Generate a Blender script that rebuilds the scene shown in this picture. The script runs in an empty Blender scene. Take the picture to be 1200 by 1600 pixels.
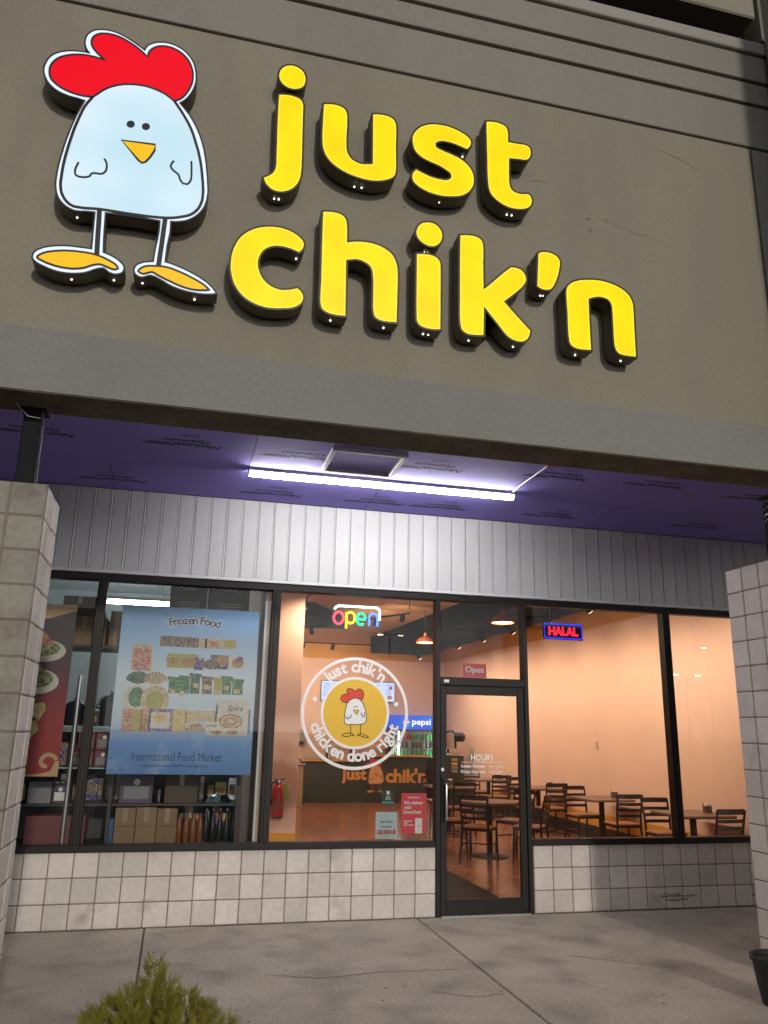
import bpy, bmesh, math, random
from mathutils import Vector, Matrix
random.seed(7)
sc = bpy.context.scene
COL = sc.collection
R = math.radians
PI = math.pi

# ------------------------------------------------------------------ camera
cam_d = bpy.data.cameras.new('camera')
cam = bpy.data.objects.new('camera', cam_d)
COL.objects.link(cam)
sc.camera = cam
cam_d.sensor_fit = 'HORIZONTAL'
cam_d.sensor_width = 36.0
cam_d.lens = 36.0 * 1256.56 / 1200.0
cam_d.clip_start = 0.05
cam_d.clip_end = 2000.0
def cam_setup(yaw, pit, rol, loc):
    f = Vector((math.sin(yaw) * math.cos(pit), math.cos(yaw) * math.cos(pit), math.sin(pit)))
    r = Vector((math.cos(yaw), -math.sin(yaw), 0.0))
    u = r.cross(f)
    r2 = r * math.cos(rol) + u * math.sin(rol)
    u2 = -r * math.sin(rol) + u * math.cos(rol)
    m = Matrix((r2, u2, -f)).transposed().to_4x4()
    m.translation = Vector(loc)
    cam.matrix_world = m
cam_setup(0.24165, 0.26523, 0.01953, (1.1493, -7.8527, 1.6723))

# ------------------------------------------------------------------ world (night sky) and the one far lot light
SUN_EL, SUN_SLOPE, SUN_W = R(16.5), 0.122, 0.95
world = bpy.data.worlds.new('World')
sc.world = world
world.use_nodes = True
wn = world.node_tree
for n in list(wn.nodes):
    wn.nodes.remove(n)
sky = wn.nodes.new('ShaderNodeTexSky')
sky.sky_type = 'NISHITA'
sky.sun_disc = False
sky.sun_elevation = SUN_EL
sky.sun_rotation = R(180) - math.atan(SUN_SLOPE)
hsv = wn.nodes.new('ShaderNodeHueSaturation')
hsv.inputs['Saturation'].default_value = 0.0
bg = wn.nodes.new('ShaderNodeBackground')
bg.inputs['Strength'].default_value = 0.042
wo = wn.nodes.new('ShaderNodeOutputWorld')
wn.links.new(sky.outputs[0], hsv.inputs['Color'])
wn.links.new(hsv.outputs[0], bg.inputs[0])
wn.links.new(bg.outputs[0], wo.inputs[0])

sun_d = bpy.data.lights.new('lot_light', 'SUN')
sun_d.energy = SUN_W
sun_d.angle = R(2.5)
sun_d.color = (1.0, 0.915, 0.82)
sun = bpy.data.objects.new('lot_light', sun_d)
COL.objects.link(sun)
d = Vector((-SUN_SLOPE, 1.0, -math.tan(SUN_EL))).normalized()
sun.rotation_euler = d.to_track_quat('-Z', 'Y').to_euler()
sun.location = (4, -20, 14)

vs = sc.view_settings
sc.display_settings.display_device = 'sRGB'
vs.view_transform = 'Standard'
vs.look = 'None'
vs.exposure = 0.12
vs.gamma = 1.0
vs.use_curve_mapping = False
sc.render.engine = 'CYCLES'
cy = sc.cycles
cy.use_denoising = True
cy.max_bounces = 7
cy.diffuse_bounces = 4
cy.glossy_bounces = 4
cy.transmission_bounces = 6
cy.transparent_max_bounces = 40
cy.sample_clamp_indirect = 4.0
cy.caustics_reflective = False
cy.caustics_refractive = False
cy.use_light_tree = True

# ------------------------------------------------------------------ mesh helpers
class MB:
    def __init__(s):
        s.v = []; s.f = []
    def add(s, vs_, fs):
        o = len(s.v)
        s.v += [tuple(p) for p in vs_]
        s.f += [tuple(i + o for i in f) for f in fs]
        return s
    def box(s, x0, x1, y0, y1, z0, z1):
        vs_ = [(x, y, z) for x in (x0, x1) for y in (y0, y1) for z in (z0, z1)]
        return s.add(vs_, [(0, 1, 3, 2), (4, 6, 7, 5), (0, 4, 5, 1), (2, 3, 7, 6), (0, 2, 6, 4), (1, 5, 7, 3)])
    def bbox(s, x0, x1, y0, y1, z0, z1, b=0.004):
        hx, hy, hz = (x1 - x0) / 2, (y1 - y0) / 2, (z1 - z0) / 2
        b = min(b, hx * .8, hy * .8, hz * .8)
        c = ((x0 + x1) / 2, (y0 + y1) / 2, (z0 + z1) / 2)
        vs_, ix = [], {}
        for sx in (-1, 1):
            for sy in (-1, 1):
                for sz in (-1, 1):
                    for a in range(3):
                        e = [hx, hy, hz]
                        for k in range(3):
                            if k != a:
                                e[k] -= b
                        ix[(sx, sy, sz, a)] = len(vs_)
                        vs_.append((c[0] + sx * e[0], c[1] + sy * e[1], c[2] + sz * e[2]))
        fs = []
        S = (-1, 1)
        def g(a, sa, p, q, sp, sq, ax):
            t = [0, 0, 0]; t[a] = sa; t[p] = sp; t[q] = sq
            return ix[(t[0], t[1], t[2], ax)]
        for a in range(3):
            p, q = (a + 1) % 3, (a + 2) % 3
            for sa in S:
                fs.append((g(a, sa, p, q, -1, -1, a), g(a, sa, p, q, 1, -1, a), g(a, sa, p, q, 1, 1, a), g(a, sa, p, q, -1, 1, a)))
            for sp in S:
                for sq in S:
                    fs.append((g(a, -1, p, q, sp, sq, p), g(a, 1, p, q, sp, sq, p), g(a, 1, p, q, sp, sq, q), g(a, -1, p, q, sp, sq, q)))
        for sx in S:
            for sy in S:
                for sz in S:
                    fs.append(tuple(ix[(sx, sy, sz, a)] for a in range(3)))
        return s.add(vs_, fs)
    def prism(s, poly, y0, y1):
        n = len(poly)
        vs_ = [(x, y0, z) for x, z in poly] + [(x, y1, z) for x, z in poly]
        fs = [tuple(range(n)), tuple(range(2 * n - 1, n - 1, -1))]
        fs += [(i, (i + 1) % n, n + (i + 1) % n, n + i) for i in range(n)]
        return s.add(vs_, fs)
    def zprism(s, poly, z0, z1):
        n = len(poly)
        vs_ = [(x, y, z0) for x, y in poly] + [(x, y, z1) for x, y in poly]
        fs = [tuple(range(n)), tuple(range(2 * n - 1, n - 1, -1))]
        fs += [(i, (i + 1) % n, n + (i + 1) % n, n + i) for i in range(n)]
        return s.add(vs_, fs)
    def ring(s, outer, inner, y0, y1):
        n = len(outer)
        vs_ = [(x, y, z) for y in (y0, y1) for pl in (outer, inner) for x, z in pl]
        fs = []
        for i in range(n):
            j = (i + 1) % n
            fs += [(i, j, n + j, n + i), (2 * n + i, 3 * n + i, 3 * n + j, 2 * n + j), (i, 2 * n + i, 2 * n + j, j), (n + i, n + j, 3 * n + j, 3 * n + i)]
        return s.add(vs_, fs)
    def strip(s, line, w, y0, y1, closed=False):
        n = len(line)
        L, Rr = [], []
        for i in range(n):
            a = line[i - 1] if (i > 0 or closed) else line[i]
            b = line[(i + 1) % n] if (i < n - 1 or closed) else line[i]
            dx, dz = b[0] - a[0], b[1] - a[1]
            l = math.hypot(dx, dz) or 1
            nx, nz = -dz / l * w / 2, dx / l * w / 2
            L.append((line[i][0] + nx, line[i][1] + nz)); Rr.append((line[i][0] - nx, line[i][1] - nz))
        if closed:
            return s.ring(L, Rr, y0, y1)
        return s.prism(L + Rr[::-1], y0, y1) if n < 3 else s._stripopen(L, Rr, y0, y1)
    def _stripopen(s, L, Rr, y0, y1):
        n = len(L)
        vs_ = [(x, y, z) for y in (y0, y1) for pl in (L, Rr) for x, z in pl]
        fs = []
        for i in range(n - 1):
            j = i + 1
            fs += [(i, j, n + j, n + i), (2 * n + i, 3 * n + i, 3 * n + j, 2 * n + j), (i, 2 * n + i, 2 * n + j, j), (n + i, n + j, 3 * n + j, 3 * n + i)]
        fs += [(0, n, 3 * n, 2 * n), (n - 1, 3 * n - 1, 4 * n - 1, 2 * n - 1)]
        return s.add(vs_, fs)
    def tube(s, path, r, n=8, cap=True):
        P = [Vector(p) for p in path]
        rs = r if isinstance(r, (list, tuple)) else [r] * len(P)
        up = None; rings = []
        for i, p in enumerate(P):
            t = (P[min(i + 1, len(P) - 1)] - P[max(i - 1, 0)]).normalized()
            if up is None:
                up = Vector((0, 0, 1)) if abs(t.z) < .9 else Vector((0, 1, 0))
            a = t.cross(up).normalized(); b = a.cross(t).normalized(); up = b
            rings.append([p + (a * math.cos(2 * PI * k / n) + b * math.sin(2 * PI * k / n)) * rs[i] for k in range(n)])
        vs_ = [q for rg in rings for q in rg]
        fs = []
        for i in range(len(P) - 1):
            for k in range(n):
                fs.append((i * n + k, i * n + (k + 1) % n, (i + 1) * n + (k + 1) % n, (i + 1) * n + k))
        if cap:
            fs += [tuple(range(n)), tuple(range((len(P) - 1) * n, len(P) * n))]
        return s.add(vs_, fs)
    def lathe(s, prof, cx, cy_, n=20, cap=True):
        vs_ = []
        for r, z in prof:
            vs_ += [(cx + r * math.cos(2 * PI * k / n), cy_ + r * math.sin(2 * PI * k / n), z) for k in range(n)]
        fs = []
        for i in range(len(prof) - 1):
            for k in range(n):
                fs.append((i * n + k, i * n + (k + 1) % n, (i + 1) * n + (k + 1) % n, (i + 1) * n + k))
        if cap:
            fs += [tuple(range(n)), tuple(range((len(prof) - 1) * n, len(prof) * n))]
        return s.add(vs_, fs)
    def ball(s, c, r, n=8, m=6, sx=1, sy=1, sz=1):
        prof = [(max(r * math.sin(PI * i / m), 1e-4), -r * math.cos(PI * i / m)) for i in range(m + 1)]
        vs_ = []
        for rr, z in prof:
            vs_ += [(c[0] + sx * rr * math.cos(2 * PI * k / n), c[1] + sy * rr * math.sin(2 * PI * k / n), c[2] + sz * z) for k in range(n)]
        fs = []
        for i in range(m):
            for k in range(n):
                fs.append((i * n + k, i * n + (k + 1) % n, (i + 1) * n + (k + 1) % n, (i + 1) * n + k))
        return s.add(vs_, fs)

def mesh_of(name, mb, m, smooth=False, org=(0, 0, 0), recalc=True):
    me = bpy.data.meshes.new(name)
    me.from_pydata([(x - org[0], y - org[1], z - org[2]) for x, y, z in mb.v], [], mb.f)
    if recalc:
        bm = bmesh.new(); bm.from_mesh(me)
        bmesh.ops.recalc_face_normals(bm, faces=bm.faces)
        bm.to_mesh(me); bm.free()
    if smooth:
        me.polygons.foreach_set('use_smooth', [True] * len(me.polygons))
        me.set_sharp_from_angle(angle=R(38))
    if m:
        me.materials.append(m)
    me.update()
    return me

ORG = {}
def tag(o, label=None, cat=None, group=None, kind=None):
    if label: o['label'] = label
    if cat: o['category'] = cat
    if group: o['group'] = group
    if kind: o['kind'] = kind
    return o
def thing(name, label, cat, loc=(0, 0, 0), rot=0, group=None, kind=None, local=False):
    o = bpy.data.objects.new(name, None)
    o.empty_display_size = .1
    COL.objects.link(o)
    o.location = loc
    o.rotation_euler = (0, 0, rot)
    ORG[o.name] = (0, 0, 0) if local else tuple(loc)
    return tag(o, label, cat, group, kind)
def part(name, mb, m, parent, smooth=False, label=None, kind=None):
    org = ORG[parent.name]
    o = bpy.data.objects.new(name, mesh_of(name, mb, m, smooth, org))
    COL.objects.link(o)
    o.parent = parent
    ORG[o.name] = org
    return tag(o, label, None, None, kind)
def piece(name, me, parent, at):
    """one piece that shares its mesh with others; at = world position"""
    org = ORG[parent.name]
    o = bpy.data.objects.new(name, me)
    COL.objects.link(o)
    o.parent = parent
    o.location = (at[0] - org[0], at[1] - org[1], at[2] - org[2])
    ORG[o.name] = tuple(at)
    return o
def solo(name, mb, m, label=None, cat=None, group=None, kind=None, smooth=False):
    xs = [p[0] for p in mb.v]; ys = [p[1] for p in mb.v]; zs = [p[2] for p in mb.v]
    org = ((min(xs) + max(xs)) / 2, (min(ys) + max(ys)) / 2, min(zs))
    o = bpy.data.objects.new(name, mesh_of(name, mb, m, smooth, org))
    COL.objects.link(o)
    o.location = org
    ORG[o.name] = org
    return tag(o, label, cat, group, kind)
def dup(root, loc=None, rot=None, label=None):
    c = root.copy(); COL.objects.link(c)
    ORG[c.name] = ORG[root.name]
    if loc is not None: c.location = loc
    if rot is not None: c.rotation_euler = (0, 0, rot)
    if label: c['label'] = label
    for ch in list(root.children):
        k = ch.copy(); COL.objects.link(k); k.parent = c; ORG[k.name] = ORG[ch.name]
        for g in list(ch.children):
            q = g.copy(); COL.objects.link(q); q.parent = k; ORG[q.name] = ORG[g.name]
    return c

def glyph_mesh(body, size, bold=0.0, shear=0.0, space=1.0):
    cu = bpy.data.curves.new('lettering', 'FONT')
    cu.body = body; cu.size = size; cu.offset = bold; cu.shear = shear
    cu.space_character = space
    cu.align_x = 'CENTER'; cu.align_y = 'CENTER'
    cu.resolution_u = 3
    ob = bpy.data.objects.new('lettering_tmp', cu)
    COL.objects.link(ob)
    dg = bpy.context.evaluated_depsgraph_get()
    me = bpy.data.meshes.new_from_object(ob.evaluated_get(dg))
    vs_ = [tuple(v.co) for v in me.vertices]
    fs = [tuple(p.vertices) for p in me.polygons]
    bpy.data.objects.remove(ob); bpy.data.curves.remove(cu); bpy.data.meshes.remove(me)
    return vs_, fs
def text_mb(body, x, y, z, size=.1, bold=0.0, width=None, height=None, shear=0.0, space=1.0, axis='front', rot=0.0, mb=None, align='c'):
    """flat print facing -Y (axis 'front') or facing down with axis 'ceiling'"""
    vs_, fs = glyph_mesh(body, size, bold, shear, space)
    xs = [p[0] for p in vs_]; ys = [p[1] for p in vs_]
    w, h = max(xs) - min(xs), max(ys) - min(ys)
    cx, cz = (max(xs) + min(xs)) / 2, (max(ys) + min(ys)) / 2
    kx = width / w if width else 1.0
    kz = height / h if height else (kx if width else 1.0)
    if align == 'l': cx = min(xs)
    if align == 'r': cx = max(xs)
    out = []
    for p in vs_:
        a, b = (p[0] - cx) * kx, (p[1] - cz) * kz
        a, b = a * math.cos(rot) - b * math.sin(rot), a * math.sin(rot) + b * math.cos(rot)
        if axis == 'front': out.append((x + a, y, z + b))
        elif axis == 'ceiling': out.append((x - a, y + b, z))
        elif axis == 'right': out.append((x, y + a, z + b))
    mb = mb or MB()
    mb.add(out, fs)
    return mb
def arc_text_mb(body, cx, y, cz, rad, size, a_mid, span, outside=True, bold=0.0, mb=None):
    """letters set round a circle; a_mid in radians, letters upright at top, or reading along the bottom"""
    mb = mb or MB()
    gl = []; tot = 0
    for ch in body:
        if ch == ' ':
            gl.append(None); tot += size * .30; continue
        vs_, fs = glyph_mesh(ch, size, bold)
        xs = [p[0] for p in vs_]
        w = max(xs) - min(xs) + size * .075
        gl.append((vs_, fs, min(xs), max(xs), w)); tot += w
    vs_H, _ = glyph_mesh('x', size, bold)
    base = (min(p[1] for p in vs_H) + max(p[1] for p in vs_H)) / 2
    k = span / tot; pos = -span / 2
    for g in gl:
        if g is None:
            pos += size * .30 * k; continue
        vs_, fs, x0, x1, w = g
        t = pos + w * k / 2
        ang = a_mid - t if outside else a_mid + t
        out = []
        for p in vs_:
            a, b = (p[0] - (x0 + x1) / 2), p[1] - base
            if outside:
                rr = rad + b; tx = ang
                out.append((cx + rr * math.cos(tx) + a * math.sin(tx), y, cz + rr * math.sin(tx) - a * math.cos(tx)))
            else:
                rr = rad - b; tx = ang
                out.append((cx + rr * math.cos(tx) - a * math.sin(tx), y, cz + rr * math.sin(tx) + a * math.cos(tx)))
        mb.add(out, fs); pos += w * k
    return mb

def circ(cx, cz, r, n=48, ry=None):
    ry = ry or r
    return [(cx + r * math.cos(2 * PI * k / n), cz + ry * math.sin(2 * PI * k / n)) for k in range(n)]
def offset(poly, dist):
    n = len(poly)
    area = sum(poly[i][0] * poly[(i + 1) % n][1] - poly[(i + 1) % n][0] * poly[i][1] for i in range(n))
    sg = 1 if area > 0 else -1
    out = []
    for i in range(n):
        a, b, c = poly[i - 1], poly[i], poly[(i + 1) % n]
        e1 = Vector((b[0] - a[0], b[1] - a[1])); e2 = Vector((c[0] - b[0], c[1] - b[1]))
        if e1.length < 1e-6: e1 = e2
        if e2.length < 1e-6: e2 = e1
        n1 = Vector((e1.y, -e1.x)).normalized() * sg; n2 = Vector((e2.y, -e2.x)).normalized() * sg
        m = n1 + n2
        if m.length < .2: m = n1
        m.normalize()
        k = dist / max(.5, m.dot(n1))
        out.append((b[0] + m.x * k, b[1] + m.y * k))
    return out

# ------------------------------------------------------------------ materials
def M(name, col, rough=.6, metal=0.0, var=.12, scale=3.0, var2=.06, scale2=40.0, bump=0.0, bscale=120.0, objvar=0.0, spec=.5,
      stain=None, stain_scale=1.0, stain_lo=.55, stain_hi=.75, stretch=(1, 1, 1), local=False):
    m = bpy.data.materials.new(name); m.use_nodes = True
    nt = m.node_tree; N = nt.nodes; L = nt.links
    b = N['Principled BSDF']
    b.inputs['Roughness'].default_value = rough
    b.inputs['Metallic'].default_value = metal
    b.inputs['Specular IOR Level'].default_value = spec
    if local:
        src = N.new('ShaderNodeTexCoord').outputs['Object']
    else:
        src = N.new('ShaderNodeNewGeometry').outputs['Position']
    mp = N.new('ShaderNodeMapping'); mp.inputs['Scale'].default_value = stretch
    L.new(src, mp.inputs['Vector'])
    def noise(s, det=4):
        n = N.new('ShaderNodeTexNoise'); n.inputs['Scale'].default_value = s; n.inputs['Detail'].default_value = det
        L.new(mp.outputs[0], n.inputs['Vector']); return n
    def mapr(o, lo, hi, a=.25, c=.75):
        r = N.new('ShaderNodeMapRange'); r.inputs['From Min'].default_value = a; r.inputs['From Max'].default_value = c
        r.inputs['To Min'].default_value = lo; r.inputs['To Max'].default_value = hi
        L.new(o, r.inputs['Value']); return r.outputs[0]
    def mul(a, c):
        q = N.new('ShaderNodeMath'); q.operation = 'MULTIPLY'; L.new(a, q.inputs[0]); L.new(c, q.inputs[1]); return q.outputs[0]
    fac = None
    if var: fac = mapr(noise(scale).outputs['Fac'], 1 - var, 1 + var)
    if var2:
        f2 = mapr(noise(scale2, 6).outputs['Fac'], 1 - var2, 1 + var2); fac = mul(fac, f2) if fac else f2
    if objvar:
        oi = N.new('ShaderNodeObjectInfo'); f3 = mapr(oi.outputs['Random'], 1 - objvar, 1 + objvar, 0, 1); fac = mul(fac, f3) if fac else f3
    base = N.new('ShaderNodeRGB'); base.outputs[0].default_value = (*col, 1)
    cur = base.outputs[0]
    if stain:
        sm = mapr(noise(stain_scale, 7).outputs['Fac'], 0, 1, stain_lo, stain_hi)
        mx = N.new('ShaderNodeMix'); mx.data_type = 'RGBA'
        L.new(sm, mx.inputs[0]); L.new(cur, mx.inputs[6]); mx.inputs[7].default_value = (*stain, 1); cur = mx.outputs[2]
    if fac:
        vm = N.new('ShaderNodeVectorMath'); vm.operation = 'SCALE'; L.new(cur, vm.inputs[0]); L.new(fac, vm.inputs['Scale']); cur = vm.outputs[0]
    L.new(cur, b.inputs['Base Color'])
    if bump:
        bn = N.new('ShaderNodeBump'); bn.inputs['Strength'].default_value = min(1.0, bump); bn.inputs['Distance'].default_value = .004
        L.new(noise(bscale, 8).outputs['Fac'], bn.inputs['Height']); L.new(bn.outputs[0], b.inputs['Normal'])
    return m
def EM(name, col, s, var=0.0, scale=4.0, col2=None):
    m = bpy.data.materials.new(name); m.use_nodes = True
    nt = m.node_tree; N = nt.nodes; L = nt.links
    b = N['Principled BSDF']
    b.inputs['Base Color'].default_value = (*[c * .06 for c in col], 1)
    b.inputs['Roughness'].default_value = .35
    b.inputs['Specular IOR Level'].default_value = .25
    b.inputs['Emission Color'].default_value = (*col, 1)
    b.inputs['Emission Strength'].default_value = s
    if var:
        g = N.new('ShaderNodeNewGeometry'); n = N.new('ShaderNodeTexNoise'); n.inputs['Scale'].default_value = scale; n.inputs['Detail'].default_value = 1
        L.new(g.outputs['Position'], n.inputs['Vector'])
        r = N.new('ShaderNodeMapRange'); r.inputs['From Min'].default_value = .3; r.inputs['From Max'].default_value = .7
        r.inputs['To Min'].default_value = 0; r.inputs['To Max'].default_value = 1
        L.new(n.outputs['Fac'], r.inputs['Value'])
        mx = N.new('ShaderNodeMix'); mx.data_type = 'RGBA'
        L.new(r.outputs[0], mx.inputs[0]); mx.inputs[6].default_value = (*col, 1)
        mx.inputs[7].default_value = (*(col2 or [c * (1 - var) for c in col]), 1)
        L.new(mx.outputs[2], b.inputs['Emission Color'])
    return m
def GLASS(name, tint=(.975, .985, .98), ior=1.3, film=.022):
    m = bpy.data.materials.new(name); m.use_nodes = True
    nt = m.node_tree; N = nt.nodes; L = nt.links
    for n in list(N): N.remove(n)
    o = N.new('ShaderNodeOutputMaterial'); mx = N.new('ShaderNodeMixShader')
    t = N.new('ShaderNodeBsdfTransparent'); t.inputs[0].default_value = (*tint, 1)
    g = N.new('ShaderNodeBsdfGlossy'); g.inputs['Roughness'].default_value = 0.0
    fr = N.new('ShaderNodeFresnel'); fr.inputs['IOR'].default_value = ior
    L.new(fr.outputs[0], mx.inputs[0]); L.new(t.outputs[0], mx.inputs[1]); L.new(g.outputs[0], mx.inputs[2])
    # thin uneven film of dust and wipe marks
    ge = N.new('ShaderNodeNewGeometry'); mp = N.new('ShaderNodeMapping'); mp.inputs['Scale'].default_value = (1.6, 1, .7); mp.inputs['Rotation'].default_value = (0, .6, 0)
    n = N.new('ShaderNodeTexNoise'); n.inputs['Scale'].default_value = 2.2; n.inputs['Detail'].default_value = 6; n.inputs['Distortion'].default_value = .8
    r = N.new('ShaderNodeMapRange'); r.inputs['From Min'].default_value = .42; r.inputs['From Max'].default_value = .75; r.inputs['To Max'].default_value = film
    df = N.new('ShaderNodeBsdfDiffuse'); df.inputs[0].default_value = (.6, .6, .6, 1); m2 = N.new('ShaderNodeMixShader')
    L.new(ge.outputs['Position'], mp.inputs[0]); L.new(mp.outputs[0], n.inputs['Vector']); L.new(n.outputs['Fac'], r.inputs['Value']); L.new(r.outputs[0], m2.inputs[0])
    L.new(mx.outputs[0], m2.inputs[1]); L.new(df.outputs[0], m2.inputs[2]); L.new(m2.outputs[0], o.inputs[0])
    return m
def VINYL(name, col, trans=.5):
    m = bpy.data.materials.new(name); m.use_nodes = True
    nt = m.node_tree; N = nt.nodes; L = nt.links
    for n in list(N): N.remove(n)
    o = N.new('ShaderNodeOutputMaterial'); mx = N.new('ShaderNodeMixShader'); mx.inputs[0].default_value = trans
    a = N.new('ShaderNodeBsdfDiffuse'); c = N.new('ShaderNodeBsdfTranslucent')
    a.inputs[0].default_value = (*col, 1); c.inputs[0].default_value = (*col, 1)
    L.new(a.outputs[0], mx.inputs[1]); L.new(c.outputs[0], mx.inputs[2]); L.new(mx.outputs[0], o.inputs[0])
    return m
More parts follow.
